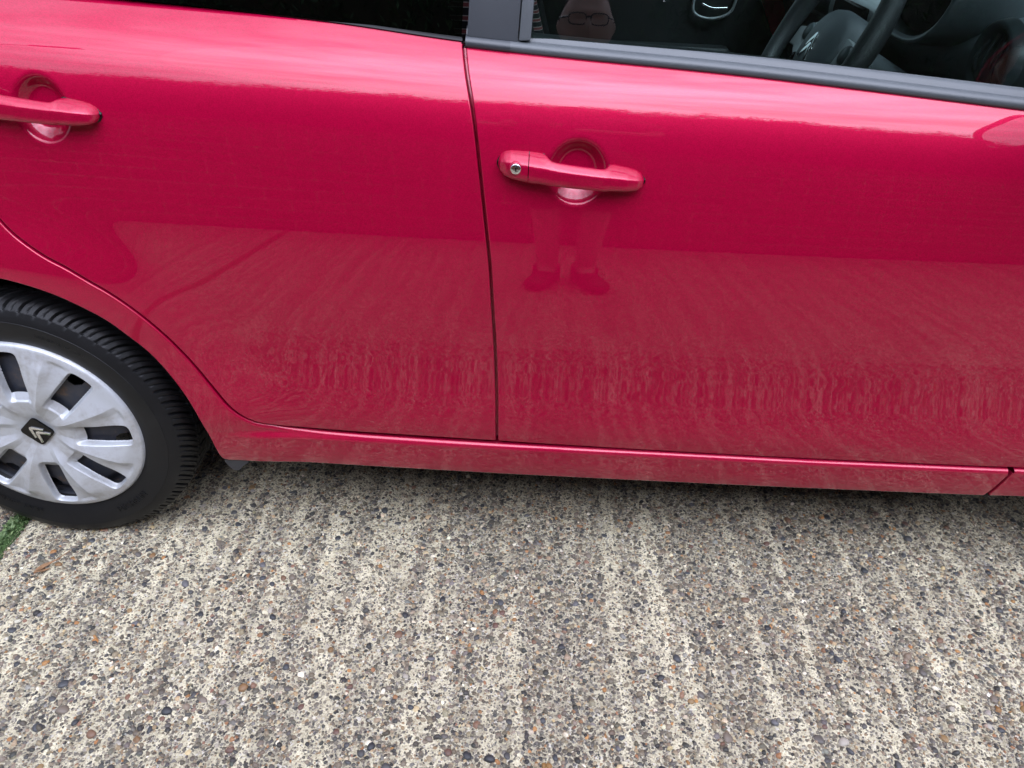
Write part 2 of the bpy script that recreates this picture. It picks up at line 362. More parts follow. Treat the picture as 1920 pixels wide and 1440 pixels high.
PAL = np.array([lin(*c) for c in [(58, 57, 58), (74, 73, 74), (98, 92, 86), (116, 106, 96), (126, 117, 108), (140, 128, 114), (155, 140, 122), (104, 100, 100), (88, 82, 76),
                                  (160, 118, 78), (140, 104, 78), (128, 98, 86), (196, 186, 170), (214, 208, 198), (130, 128, 128), (176, 156, 128)]])
PW = np.array([.10, .12, .14, .13, .12, .08, .06, .08, .08, .016, .022, .02, .025, .02, .04, .03]); PW /= PW.sum()
def stone_field(name, n, x0, x1, y0, y1, parent, seed):
    r = np.random.default_rng(seed)
    x = r.uniform(x0, x1, n*3); y = r.uniform(y0, y1, n*3)
    keep = r.random(n*3) < .26 + .62*sst(.36, .64, streak(x, y)) * 1.0 + .25*(vnoise(x, y, 14, 21) - .5)
    x = x[keep][:n]; y = y[keep][:n]; n = len(x)
    R = np.clip(np.exp(r.normal(math.log(.0031), .38, n)), .0015, .0078)
    seg = 7; an = np.linspace(0, 2*math.pi, seg, endpoint=False)
    rot = r.uniform(0, 2*math.pi, n); asp = r.uniform(.58, 1., n)
    rad = 1 + r.normal(0, .12, (n, seg))
    hz = R * r.uniform(.35, .75, n); sink = R * r.uniform(.05, .30, n); z0 = relief(x, y) - sink
    tilt = r.normal(0, .22, (n, 2))
    V = np.zeros((n, 2*seg + 1, 3)); cr, sr = np.cos(rot), np.sin(rot)
    for k, (rr, zz) in enumerate(((1.0, -.35), (.76, .72))):
        lx = R[:, None]*rr*rad*np.cos(an); ly = (R*asp)[:, None]*rr*rad*np.sin(an)
        V[:, k*seg:(k+1)*seg, 0] = x[:, None] + lx*cr[:, None] - ly*sr[:, None]
        V[:, k*seg:(k+1)*seg, 1] = y[:, None] + lx*sr[:, None] + ly*cr[:, None]
        V[:, k*seg:(k+1)*seg, 2] = z0[:, None] + hz[:, None]*zz + lx*tilt[:, :1] + ly*tilt[:, 1:]
    V[:, -1] = np.stack([x, y, z0 + hz], -1)
    f = []
    for i in range(seg):
        j = (i+1) % seg; f += [(i, j, seg+j), (i, seg+j, seg+i), (seg+i, seg+j, 2*seg)]
    F = (np.array(f)[None] + (np.arange(n)*(2*seg+1))[:, None, None]).reshape(-1, 3)
    o = fast_mesh(name, V.reshape(-1, 3), F, 3, M['stone'], parent)
    c = PAL[r.choice(len(PAL), n, p=PW)] * r.uniform(.65, 1.35, (n, 1)) * np.array([1.0, .96, .80]) * r.normal(1, .03, (n, 3))
    C = np.ones((n, 2*seg+1, 4), np.float32); C[..., :3] = np.clip(c, .01, .9)[:, None]
    a = o.data.color_attributes.new('stone', 'FLOAT_COLOR', 'POINT'); a.data.foreach_set('color', C.ravel())
    return tag(o, kind='stuff')
stone_field('aggregate_stones', 50000, JOINT[1] + .004, 2.30, -.58, .34, slab, 3)
stone_field('aggregate_stones', 6000, -.42, JOINT[0] - .004, -.30, .34, slab2, 4)

# the 300 largest stones, one object each
ST = [(0, (.030, .031, .033)), (.20, (.058, .056, .054)), (.36, (.10, .087, .074)), (.50, (.16, .127, .095)), (.60, (.048, .050, .053)), (.72, (.21, .115, .048)), (.76, (.165, .090, .052)), (.83, (.125, .066, .046)), (.88, (.36, .32, .26)), (.93, (.25, .155, .066)), (.96, (.11, .105, .107))]
M['pebble'] = m_stone_obj('pebble_stone', ST)
def pebble_mesh(seed):
    r = np.random.default_rng(seed); bm = bmesh.new(); bmesh.ops.create_icosphere(bm, subdivisions=2, radius=1)
    bmesh.ops.delete(bm, geom=[v for v in bm.verts if v.co.z < -.45], context='VERTS')
    a, b = r.uniform(.6, .95), r.uniform(.42, .6); ph = r.uniform(0, 6.28, 4)
    for v in bm.verts:
        t = math.atan2(v.co.y, v.co.x); s = 1 + .10*math.sin(2*t + ph[0]) + .07*math.sin(3*t + ph[1]) + .04*math.sin(5*v.co.z + ph[2])
        v.co = Vector((v.co.x*s, v.co.y*s*a, v.co.z*b))
    me = bpy.data.meshes.new('pebble'); bm.to_mesh(me); bm.free(); me.materials.append(M['pebble'])
    me.polygons.foreach_set('use_smooth', np.ones(len(me.polygons), bool)); return me
PM = [pebble_mesh(40 + i) for i in range(9)]
def place_pebbles():
    r = np.random.default_rng(19); placed = []
    def put(x, y, R, rot=None):
        o = bpy.data.objects.new('pebble', PM[r.integers(len(PM))]); link(o, slab)
        o.location = (x, y, float(relief(np.array(x), np.array(y))) + R*.02)
        o.rotation_euler = (r.normal(0, .10), r.normal(0, .10), r.uniform(0, 6.28) if rot is None else rot); o.scale = (R, R, R*r.uniform(.7, 1.0))
        placed.append((x, y, R))
    while len(placed) < 300:
        x, y = r.uniform(-.10, 2.10), r.uniform(-.50, .20)
        if abs(x - .9) > .80 + .5*(y + .47) + .1: continue
        R = min(.0056*math.exp(abs(r.normal(0, .24))), .0105)
        if any((x-a)**2 + (y-b)**2 < (R + c)**2 for a, b, c in placed): continue
        put(x, y, R)
place_pebbles()

# ---- moss and grass in the slab joint
M['moss'] = m_simple('joint_moss', lin(66, 92, 46), .85, var=.75, scale=110, bump=.6, bscale=260)
M['moss_leaf'] = (lambda t: (t.bsdf(Roughness=.6), t.l(t.ramp(t.noise(160, 2, t.obj()).outputs[0], [(.3, lin(48, 72, 34)), (.5, lin(80, 104, 58)), (.7, lin(132, 148, 100))]).outputs[0], t.b.inputs['Base Color']), t.m)[-1])(NT('moss_leaf'))
def moss():
    r = np.random.default_rng(5)
    xs = np.linspace(JOINT[0] - .003, JOINT[1] + .004, 22); ys = np.linspace(-1.88, .60, 620); X, Y = np.meshgrid(xs, ys, indexing='ij')
    w = np.sin(np.linspace(0, math.pi, 22))[:, None]**.6
    Z = -.014 + w*(.012 + .010*vnoise(X, Y, 60, 31) + .006*vnoise(X, Y, 190, 32))
    cush = fast_mesh('moss', np.stack([X, Y, Z], -1).reshape(-1, 3), grid_faces(22, 620), 4, M['moss'])
    n = 9000; x = r.normal((JOINT[0]+JOINT[1])/2 - .001, .0085, n); y = np.where(r.random(n) < .6, r.uniform(-.30, .22, n), r.uniform(-1.8, .5, n))
    x += .004*np.sin(y*40); z = -.006 + .012*np.exp(-((x + .142)/.012)**2)
    L = r.uniform(.005, .012, n)*np.where(r.random(n) < .12, 1.7, 1); W = L*r.uniform(.16, .42, n); th = r.uniform(0, 6.28, n); el = r.uniform(.1, 1.25, n)
    d = np.stack([np.cos(th)*np.cos(el), np.sin(th)*np.cos(el), np.sin(el)], -1); s = np.stack([-np.sin(th), np.cos(th), 0*th], -1)
    b = np.stack([x, y, z], -1); mid = b + d*L[:, None]*.5; tip = b + d*L[:, None] - np.array([0, 0, 1])*(L*.25)[:, None]
    V = np.stack([b, mid + s*W[:, None]*.5, tip, mid - s*W[:, None]*.5], 1).reshape(-1, 3)
    lf = fast_mesh('moss_leaves', V, np.arange(4*n).reshape(-1, 4), 4, M['moss_leaf'], cush); tag(lf, kind='stuff')
    tag(cush, 'strip of green moss and weeds in the slab joint by the tyre', 'moss', kind='stuff')
moss()
# ---- dry leaf scrap lying left of the tyre
M['dry_leaf'] = m_simple('dry_leaf', lin(142, 108, 76), .7, var=.35, scale=160)
def dry_leaf():
    root = empty('dry_leaf', (-.018, -.092, .005)); root.rotation_euler = (0, 0, math.radians(52))
    tag(root, 'small dry orange-brown leaf scrap on the concrete by the tyre', 'leaf')
    for k, (a, l, w) in enumerate(((0, .052, .006), (.28, .034, .007), (-.25, .028, .006))):
        n = 9; s = np.linspace(0, 1, n); ww = w*np.sin(np.pi*np.clip(s, .02, .98))**.7
        c = np.stack([-.02 + l*s*math.cos(a), l*s*math.sin(a), .002 + .003*np.sin(3*s + k)], -1)
        V = []
        for i in range(n):
            V += [c[i] + (0, ww[i]/2, .0012), c[i] + (0, 0, -.0004), c[i] - (0, ww[i]/2, -.0012)]
        o = fast_mesh('leaf_blade', V, grid_faces(n, 3), 4, M['dry_leaf'], root)
        sm = o.modifiers.new('thick', 'SOLIDIFY'); sm.thickness = .0006
    tube('leaf_stalk', [(-.02, 0, .002), (.02, .002, .003), (.055, .006, .004)], .0009, M['dry_leaf'], root, seg=6)
dry_leaf()

# ================================================================ behind the camera: brick wall, hedge, street lamp (seen as reflections)
WALL_Y = -1.92
M['brick'] = (lambda t: (t.bsdf(Roughness=.9), t.l(t.mix(.6, t.ramp(t.n('ShaderNodeObjectInfo').outputs['Random'], [(0, lin(116, 62, 46)), (.4, lin(140, 78, 56)), (.75, lin(126, 84, 66)), (1, lin(98, 58, 48))]).outputs[0], t.ramp(t.noise(25, 5, t.obj(), .7).outputs[0], [(.3, .6), (.7, 1.25)]).outputs[0], 'MULTIPLY'), t.b.inputs['Base Color']), t.bump(t.noise(90, 4, t.obj()).outputs[0], .4, .003), t.m)[-1])(NT('red_brick'))
M['mortar'] = m_simple('pale_mortar', lin(205, 198, 184), .95, var=.15, scale=60, bump=.5, bscale=250)
def brick_wall():
    H = .075; L = .225; courses = 12
    wall = empty('brick_wall', (0, WALL_Y, 0)); tag(wall, 'low red brick garden wall mirrored in the door panels', 'wall')
    box('mortar_core', (1.2, -.052, courses*H/2 - .005), (13.0, .09, courses*H - .012), M['mortar'], wall, bevel=0)
    bm = bmesh.new(); box_bm(bm, (0, 0, 0), (.215, .1025, .065)); bmesh.ops.bevel(bm, geom=list(bm.edges), offset=.004, segments=1, affect='EDGES')
    me = bpy.data.meshes.new('brick'); bm.to_mesh(me); bm.free(); me.materials.append(M['brick'])
    r = random.Random(3); cnt = 0; far = bmesh.new()
    for c in range(courses):
        for i in range(-24, 34):
            x = i*L + (c % 2)*L/2; z = c*H + .0375
            if abs(x - 1.1) < 2.75 and cnt < 300:
                o = bpy.data.objects.new('brick', me); link(o, wall); cnt += 1
                o.location = (x, -.0465 + r.uniform(-.002, .002), z); o.rotation_euler = (0, r.uniform(-.006, .006), r.uniform(-.008, .008))
            elif -5.2 < x < 7.6:
                box_bm(far, (x, -.047, z), (.215, .1025, .065))
    tag(bm_obj('further_bricks', far, M['brick'], wall, smooth=False), kind='stuff')
    cop = bmesh.new()
    for i in range(-11, 17): box_bm(cop, (i*.46, -.05, courses*H + .024), (.45, .13, .045))
    tag(bm_obj('coping_stones', cop, M['brick'], wall, bevel=.006), kind='stuff')
brick_wall()
M['hedge'] = (lambda t: (t.bsdf(Roughness=.8, Specular_IOR_Level=.15), t.l(t.ramp(t.noise(6, 5, t.obj(), .7).outputs[0], [(.3, (.026, .056, .032)), (.5, (.046, .090, .048)), (.72, (.085, .135, .066))]).outputs[0], t.b.inputs['Base Color']), t.m)[-1])(NT('hedge_leaf'))
M['hedge_core'] = m_simple('hedge_twigs', (.02, .025, .012), .9, var=.4, scale=12)
def hedge_top(x): return 2.40 + .22*sst(-.6, 1.2, x) + .16*sst(1.4, 2.4, x) + .16*(vnoise(x, x*0, 1.3, 61) - .5) + .22*(vnoise(x, x*0, 4.5, 62) - .5) + .14*(vnoise(x, x*0, 13, 63) - .5)
def hedge():
    r = np.random.default_rng(9); root = empty('hedge', (1.2, -2.75, 0)); tag(root, 'dense dark green conifer hedge behind the brick wall', 'hedge')
    nx = 90; xs = np.linspace(-6.5, 7, nx); prof = [(-.20, 0), (-.28, .5), (-.28, .86), (-.16, .97), (.15, .99), (.4, .8), (.45, 0)]
    V = np.array([[(x - 1.2, -p[0] + .05*math.sin(5*x + 9*p[1]), (hedge_top(np.array(x)) - .025)*p[1]) for p in prof] for x in xs])
    fast_mesh('hedge_core', V.reshape(-1, 3), grid_faces(nx, len(prof)), 4, M['hedge_core'], root)
    n = 110000; x = r.uniform(-6.5, 7, n); s = r.random(n)
    front = s < .62; top = hedge_top(x)
    z = np.where(front, r.uniform(.25, 1, n)*top, top - .16*r.random(n)**1.5); y = np.where(front, .28 + r.normal(0, .05, n) - .16*sst(.82, 1.0, z/top), r.uniform(-.35, .26, n))
    z += np.where(front, 0, np.where(vnoise(x, y, 9, 66) > .62, r.uniform(0, .16, n), r.exponential(.03, n)))
    L = r.uniform(.03, .065, n); W = L*r.uniform(.16, .34, n)
    d = r.normal(0, 1, (n, 3)) + np.array([0, .7, .9]); d /= np.linalg.norm(d, axis=1)[:, None]; q = np.cross(d, r.normal(0, 1, (n, 3))); q /= np.linalg.norm(q, axis=1)[:, None]
    b = np.stack([x - 1.2, y, z], -1)
    V = np.stack([b, b + d*(L*.5)[:, None] + q*W[:, None]*.5, b + d*L[:, None], b + d*(L*.5)[:, None] - q*W[:, None]*.5], 1).reshape(-1, 3)
    tag(fast_mesh('foliage', V, np.arange(4*n).reshape(-1, 4), 4, M['hedge'], root, smooth=False), kind='stuff')
hedge()
M['galv'] = m_simple('galvanised_steel', lin(120, 124, 126), .5, .6)
def street_lamp():
    root = empty('street_lamp', (-5.3, -4.4, 0)); tag(root, 'tall grey street lamp beyond the hedge, mirrored in the rear door', 'street lamp')
    tube('pole', [(0, 0, 0), (0, 0, 3.5), (0, 0, 7.6)], [.085, .07, .05], M['galv'], root, seg=12)
    tube('arm', [(0, 0, 7.55), (.1, .02, 7.68), (.5, .1, 7.72)], .035, M['galv'], root)
    box('lamp_head', (.75, .15, 7.72), (.62, .22, .10), M['galv'], root, bevel=.03)
street_lamp()
# ---------------------------------------------------------------- body side surface
ZA = [.19, .23, .26, .283, .295, .31, .34, .37, .40, .44, .485, .52, .55, .60, .65, .70, .75, .82, .86, .885, .905, .93, .955, 1.0, 1.06]
AA = [-26, -13, -8, -8, -11, -9, -3, -.3, -.2, -2, -4.3, -4.2, -3.5, -1.5, .6, 2.2, 3.8, 7, 13, 20, 28, 40, 51, 60, 64]
def pchip(xs, ys):
    xs = np.asarray(xs, float); ys = np.asarray(ys, float)
    h = np.diff(xs); d = np.diff(ys) / h
    m = np.zeros_like(xs); m[0] = d[0]; m[-1] = d[-1]
    for i in range(1, len(xs) - 1):
        if d[i-1] * d[i] > 0:
            w1 = 2*h[i] + h[i-1]; w2 = h[i] + 2*h[i-1]
            m[i] = (w1 + w2) / (w1 / d[i-1] + w2 / d[i])
    def f(x):
        x = np.asarray(x, float)
        i = np.clip(np.searchsorted(xs, x) - 1, 0, len(h) - 1)
        t = (x - xs[i]) / h[i]
        return ((2*t**3 - 3*t**2 + 1) * ys[i] + (t**3 - 2*t**2 + t) * h[i] * m[i]
                + (-2*t**3 + 3*t**2) * ys[i+1] + (t**3 - t**2) * h[i] * m[i+1])
    return f
_al = pchip(ZA, AA)
_zt = np.arange(.15, 1.10, .0002)
_ta = np.tan(np.radians(_al(np.clip(_zt, .19, 1.06))))
_yt = np.concatenate([[0], np.cumsum((_ta[1:] + _ta[:-1]) * .0001)])
_yt -= np.interp(.65, _zt, _yt)
def sstep(a, b, x):
    t = np.clip((x - a) / (b - a), 0, 1); return t*t*t*(t*(6*t - 15) + 10)
def belt(x):
    return np.interp(x, *BELT) if not callable(BELT) else BELT(x)
BELT = pchip([-.6, .0, .344, .596, .80, 1.184, 1.577, 1.80, 3.0], [1.03, 1.006, .992, .979, .963, .945, .920, .905, .86])
CUPS = [(.960, .811, .047, .050), (.197, .861, .0435, .049)]
def base(x, z):
    x = np.asarray(x, float); z = np.asarray(z, float)
    zz = z + .5 * (.958 - BELT(x)) * sstep(.72, .93, z)
    y = np.interp(zz, _zt, _yt)
    y = y + .010 * (x - .95)**2 + .10 * np.clip(-x - .1, 0, None)**2 + .06 * np.clip(x - 2.35, 0, None)**2
    for cx in (0.0, 2.34):
        r = np.hypot(x - cx, z - .27)
        y = y - .017 * (1 - sstep(.30, .52, r)) * (1 - sstep(.60, .80, z))
    return y
def P(x, z):
    y = base(x, z)
    for cx, cz, rx, rz in CUPS:
        r = np.sqrt(((x - cx) / rx)**2 + ((z - cz) / rz)**2)
        y = y + .020 * (1 - sstep(.40, 1.06, r)) 
    return y

# ================================================================ the car
car = empty('hatchback_car', (0, 0, 0))
tag(car, 'red five-door hatchback parked side-on over the concrete driveway', 'car')
CARW = 1.615
GAP = .0044
def gradn(fn, x, z, e=6e-4):
    px = (fn(x+e, z) - fn(x-e, z))/(2*e); pz = (fn(x, z+e) - fn(x, z-e))/(2*e)
    n = np.stack([px, -np.ones_like(px), pz], -1); return n/np.linalg.norm(n, axis=-1)[..., None]
def coons(B, T, L, R):
    nu, nv = len(B), len(L); u = np.linspace(0, 1, nu)[:, None, None]; v = np.linspace(0, 1, nv)[None, :, None]
    return ((1-v)*B[:, None] + v*T[:, None] + (1-u)*L[None] + u*R[None]
            - ((1-u)*(1-v)*B[0] + u*(1-v)*B[-1] + (1-u)*v*T[0] + u*v*T[-1]))
def panel(name, fn, B, T, L, R, nu, nv, mat, parent, rim=(.0022,)*4, wall=.020, rimB=None, rimT=None):
    """a skin panel y = fn(x,z) bounded by four curves; rolled edges on the sides whose rim radius is not 0 (order B, R, T, L)"""
    B, T = resample(B, nu), resample(T, nu); L, R = resample(L, nv), resample(R, nv)
    XZ = coons(B, T, L, R); X, Z = XZ[..., 0], XZ[..., 1]; Y = fn(X, Z); N = gradn(fn, X, Z)
    V = [np.stack([X, Y, Z], -1).reshape(-1, 3)]; NN = [N.reshape(-1, 3)]; F = [grid_faces(nu, nv)]
    idx = np.arange(nu*nv).reshape(nu, nv); off = nu*nv
    sides = [idx[:, 0], idx[-1, :], idx[::-1, -1], idx[0, ::-1]]
    for k, ids in enumerate(sides):
        r = rim[k]
        if np.isscalar(r) and r == 0: continue
        if k == 0 and rimB is not None: r = rimB
        if k == 2 and rimT is not None: r = rimT[::-1]
        r = np.broadcast_to(np.asarray(r, float), (len(ids),))[:, None]
        p = V[0][ids]; n0 = NN[0][ids]; t = np.gradient(p[:, [0, 2]], axis=0); t /= np.linalg.norm(t, axis=1)[:, None] + 1e-12
        d = np.stack([t[:, 1], np.zeros(len(t)), -t[:, 0]], -1)
        prev = ids
        for ph, dep in ((15, 0), (35, 0), (60, 0), (90, 0), (90, wall)):
            a = math.radians(ph)
            q = p + d*r*math.sin(a) - n0*r*(1 - math.cos(a)) + np.array([0, dep, 0])
            V.append(q); NN.append(n0*math.cos(a) + d*math.sin(a)); cur = off + np.arange(len(ids)); off += len(ids)
            F.append(np.stack([prev[:-1], cur[:-1], cur[1:], prev[1:]], -1)); prev = cur
    V = np.vstack(V); NN = np.vstack(NN); F = np.vstack(F)
    o = fast_mesh(name, V, F, 4, mat, parent)
    o.data.normals_split_custom_set_from_vertices(NN.tolist()); return o

G = catmull([(-.014, 1.006), (.0, .95), (.03, .82), (.06, .74), (.086, .694), (.099, .677), (.116, .661), (.142, .641), (.172, .623), (.201, .602), (.225, .585), (.252, .561), (.279, .531), (.305, .495), (.331, .45), (.357, .397), (.378, .356), (.398, .332), (.420, .317), (.450, .309), (.51, .304), (.86, .297), (1.319, .291), (1.60, .290), (1.905, .290)], 14)
G = resample(G, 900)
VG = resample(catmull([(.857, .297), (.854, .408), (.849, .511), (.843, .595), (.838, .661), (.829, .738), (.821, .801), (.814, .853), (.807, .893), (.798, .93), (.791, .962)], 10), 300)
FG = resample(catmull([(1.905, .290), (1.902, .45), (1.885, .65), (1.855, .82), (1.835, .905)], 10), 200)
ARCH = resample(catmull([(-.04, .606), (.02, .607), (.06, .603), (.1, .593), (.138, .579), (.175, .559), (.211, .534), (.238, .505), (.264, .473), (.289, .427), (.312, .367), (.325, .303), (.332, .240)], 10), 200)
D = GAP/2 + .0022
def top_line(x0, x1, n=80):
    x = np.linspace(x0, x1, n); return np.stack([x, BELT(x) - .002], -1)
def xz_at(poly, z): 
    o = np.argsort(poly[:, 1]); return float(np.interp(z, poly[o, 1], poly[o, 0]))
Gd = offset2(G, D); Gb = offset2(G, -(GAP/2 + .0026 + .0062*sst(.33, .44, G[:, 0])))
VGl = offset2(VG, D); VGr = offset2(VG, -D); FGl = offset2(FG, D)

# ---- rear door
rear_door = empty('rear_door', (0, 0, 0), car)
k0 = int(np.argmin(np.abs(Gd[:, 1] - .735) + (Gd[:, 0] > .2)))
bot = Gd[k0:]; cx = xz_at(VGl, .302); bot = np.vstack([bot[bot[:, 0] < cx - .001], [[cx, float(np.interp(cx, Gd[k0:, 0], Gd[k0:, 1]))]]])
rt = np.vstack([bot[-1:], VGl[VGl[:, 1] > bot[-1, 1] + .001]]); rt = rt[rt[:, 1] < BELT(rt[-1, 0]) - .003]
lf = Gd[:k0+1][::-1]; tl = top_line(lf[-1, 0], rt[-1, 0]); rt = np.vstack([rt, tl[-1:]]); lf[-1] = tl[0]
panel('door_skin', P, bot, tl, lf, rt, 330, 230, M['paint'], rear_door, rim=(.0022, .0022, .0035, .0022))
# ---- front door
front_door = empty('front_door', (0, 0, 0), car)
cx = xz_at(VGr, .302); b2 = Gd[(Gd[:, 0] > cx + .001) & (Gd[:, 1] < .32)]; b2 = b2[b2[:, 0] < 1.905 - D - .001]
b2 = np.vstack([[[cx, float(np.interp(cx, Gd[k0:, 0], Gd[k0:, 1]))]], b2, [[1.905 - D, .290 + D]]])
lf2 = np.vstack([b2[:1], VGr[VGr[:, 1] > b2[0, 1] + .001]]); lf2 = lf2[lf2[:, 1] < BELT(lf2[-1, 0]) - .003]
rt2 = np.vstack([b2[-1:], FGl[FGl[:, 1] > b2[-1, 1] + .001]]); tl2 = top_line(lf2[-1, 0], rt2[-1, 0]); lf2 = np.vstack([lf2, tl2[:1]]); rt2[-1] = tl2[-1]
panel('door_skin', P, b2, tl2, lf2, rt2, 360, 230, M['paint'], front_door, rim=(.0022, .0022, .0035, .0022))

# ---- body side: strip between door edge and wheel arch running into the sill
def sillfn(x, z): return base(x, z) - .008*(1 - sstep(.280, .300, z))*sstep(.33, .46, x)
kk = int(np.argmin(np.abs(Gb[:, 1] - .775) + (Gb[:, 0] > .2)))
A = Gb[kk:]; A = A[A[:, 0] < 1.800]; A = np.vstack([A, [[1.802, float(np.interp(1.802, Gb[kk:, 0], Gb[kk:, 1]))]]])
bx = np.linspace(.345, 1.789, 120)
Bc = np.vstack([ARCH, [[.3335, .2275], [.3365, .2195]], np.stack([bx, np.interp(bx, [.345, .5, .86, 1.34, 1.79], [.2165, .2160, .2145, .2160, .2180])], -1)])
# matched stations along both curves
def stations(poly, knots, ns):
    s = np.concatenate([[0], np.cumsum(np.linalg.norm(np.diff(poly, axis=0), axis=1))]); out = []
    ks = [s[int(np.argmin(((poly - np.array(k))**2).sum(1)))] for k in knots]
    for a, b, n in zip(ks[:-1], ks[1:], ns): out.append(np.linspace(a, b, n, endpoint=False))
    q = np.concatenate(out + [[ks[-1]]]); return np.stack([np.interp(q, s, poly[:, i]) for i in (0, 1)], -1)
ns = [40, 50, 70, 60, 40, 150]
As = stations(A, [A[0], (.142, .641), (.279, .531), (.357, .397), (.405, .325), (.51, .304), A[-1]], ns)
Bs = stations(Bc, [Bc[0], (.10, .593), (.238, .505), (.312, .367), (.3335, .2275), (.44, .216), Bc[-1]], ns)
def panel_strip(name, fn, Bq, Tq, nv, parent, rT, rB):
    lq = np.stack([np.linspace(Bq[0, i], Tq[0, i], nv) for i in (0, 1)], -1); rq = np.stack([np.linspace(Bq[-1, i], Tq[-1, i], nv) for i in (0, 1)], -1)
    global resample
    keep = resample; resample = lambda p, n=None, params=None: np.asarray(p, float)
    try: o = panel(name, fn, Bq, Tq, lq, rq, len(Bq), nv, M['paint'], parent, rim=(.003, .002, .003, 0), rimB=rB, rimT=rT, wall=.03)
    finally: resample = keep
    return o
rT = .0026 + .0062*sst(.33, .44, As[:, 0]); rB = .003 + .003*sst(.33, .40, Bs[:, 0])
panel_strip('body_side', sillfn, Bs, As, 60, car, rT, rB)
# ---- rear quarter and front wing (mostly outside the frame)
up = Gb[:kk+1][::-1].copy(); rq = np.vstack([[[-.04, .606]], up[:1], up[1:]]); rq[-1, 1] = BELT(rq[-1, 0]) - .002
qb = catmull([(-.46, .36), (-.36, .34), (-.325, .36), (-.27, .475), (-.19, .552), (-.10, .597), (-.04, .606)], 10)
panel('rear_quarter', base, qb, top_line(-.46, rq[-1, 0]), np.array([(-.46, .36), (-.46, BELT(np.array(-.46)) - .002)]), rq, 90, 80, M['paint'], car, rim=(.003, 0, .003, 0))
FGr = offset2(FG, -D)
tq = np.array([(1.812, .288 - D), (2.0, .288 - D)]); bq = np.array([(1.800, .218), (2.012, .224)])
panel('front_wing_tongue', sillfn, bq, tq, np.array([bq[0], tq[0]]), np.array([bq[1], tq[1]]), 60, 30, M['paint'], car, rim=(.005, .002, .007, .002))
fb = catmull([(1.905 + D, .290), (1.985, .290), (2.012, .330), (2.05, .43), (2.12, .525), (2.23, .59), (2.34, .607), (2.45, .59), (2.56, .525), (2.63, .43), (2.67, .36), (2.80, .35)], 10)
lq = np.vstack([fb[:1], FGr[FGr[:, 1] > .295]]); tt = top_line(lq[-1, 0], 2.80); lq[-1] = tt[0]
panel('front_wing', base, fb, tt, lq, np.array([fb[-1], tt[-1]]), 140, 90, M['paint'], car, rim=(.003, 0, .003, .0022))
# ---- inner jamb behind the gaps
def jamb():
    xs = np.linspace(-.44, 1.97, 160); zs = np.linspace(.232, 1.0, 60); X, Z = np.meshgrid(xs, zs, indexing='ij'); Z = .232 + (Z - .232)/(1.0 - .232)*(BELT(X) - .010 - .232)
    Y = base(X, Z) + .024; F = grid_faces(160, 60); c = np.stack([X, Y, Z], -1).reshape(-1, 3)
    m = c[F].mean(1); ok = (np.hypot(m[:, 0], m[:, 2] - .27) > .352) & (np.hypot(m[:, 0] - 2.34, m[:, 2] - .27) > .352)
    fast_mesh('door_jamb', c, F[ok], 4, M['jamb'], car)
M['jamb'] = m_simple('painted_inner_metal', (.60, .006, .05), .35, .1, coat=.5)
jamb()
# ---- black plastic clip at the rear end of the sill
def clip():
    bm = bmesh.new(); pts = [(0, 0), (.046, .004), (.046, -.004), (.034, -.014), (.026, -.024), (.018, -.027), (.010, -.022), (.003, -.010)]
    vs = [bm.verts.new((x, 0, z)) for x, z in pts]; f = bm.faces.new(vs); r = bmesh.ops.extrude_face_region(bm, geom=[f])
    for v in [g for g in r['geom'] if isinstance(g, bmesh.types.BMVert)]: v.co.y += .030; v.co.x += .004
    bmesh.ops.recalc_face_normals(bm, faces=bm.faces)
    o = bm_obj('sill_clip', bm, M['black_plastic'], car); o.location = (.334, .022, .212)
    box('sill_clip_rail', (.42, .055, .211), (.12, .03, .010), M['black_plastic'], car)
clip()

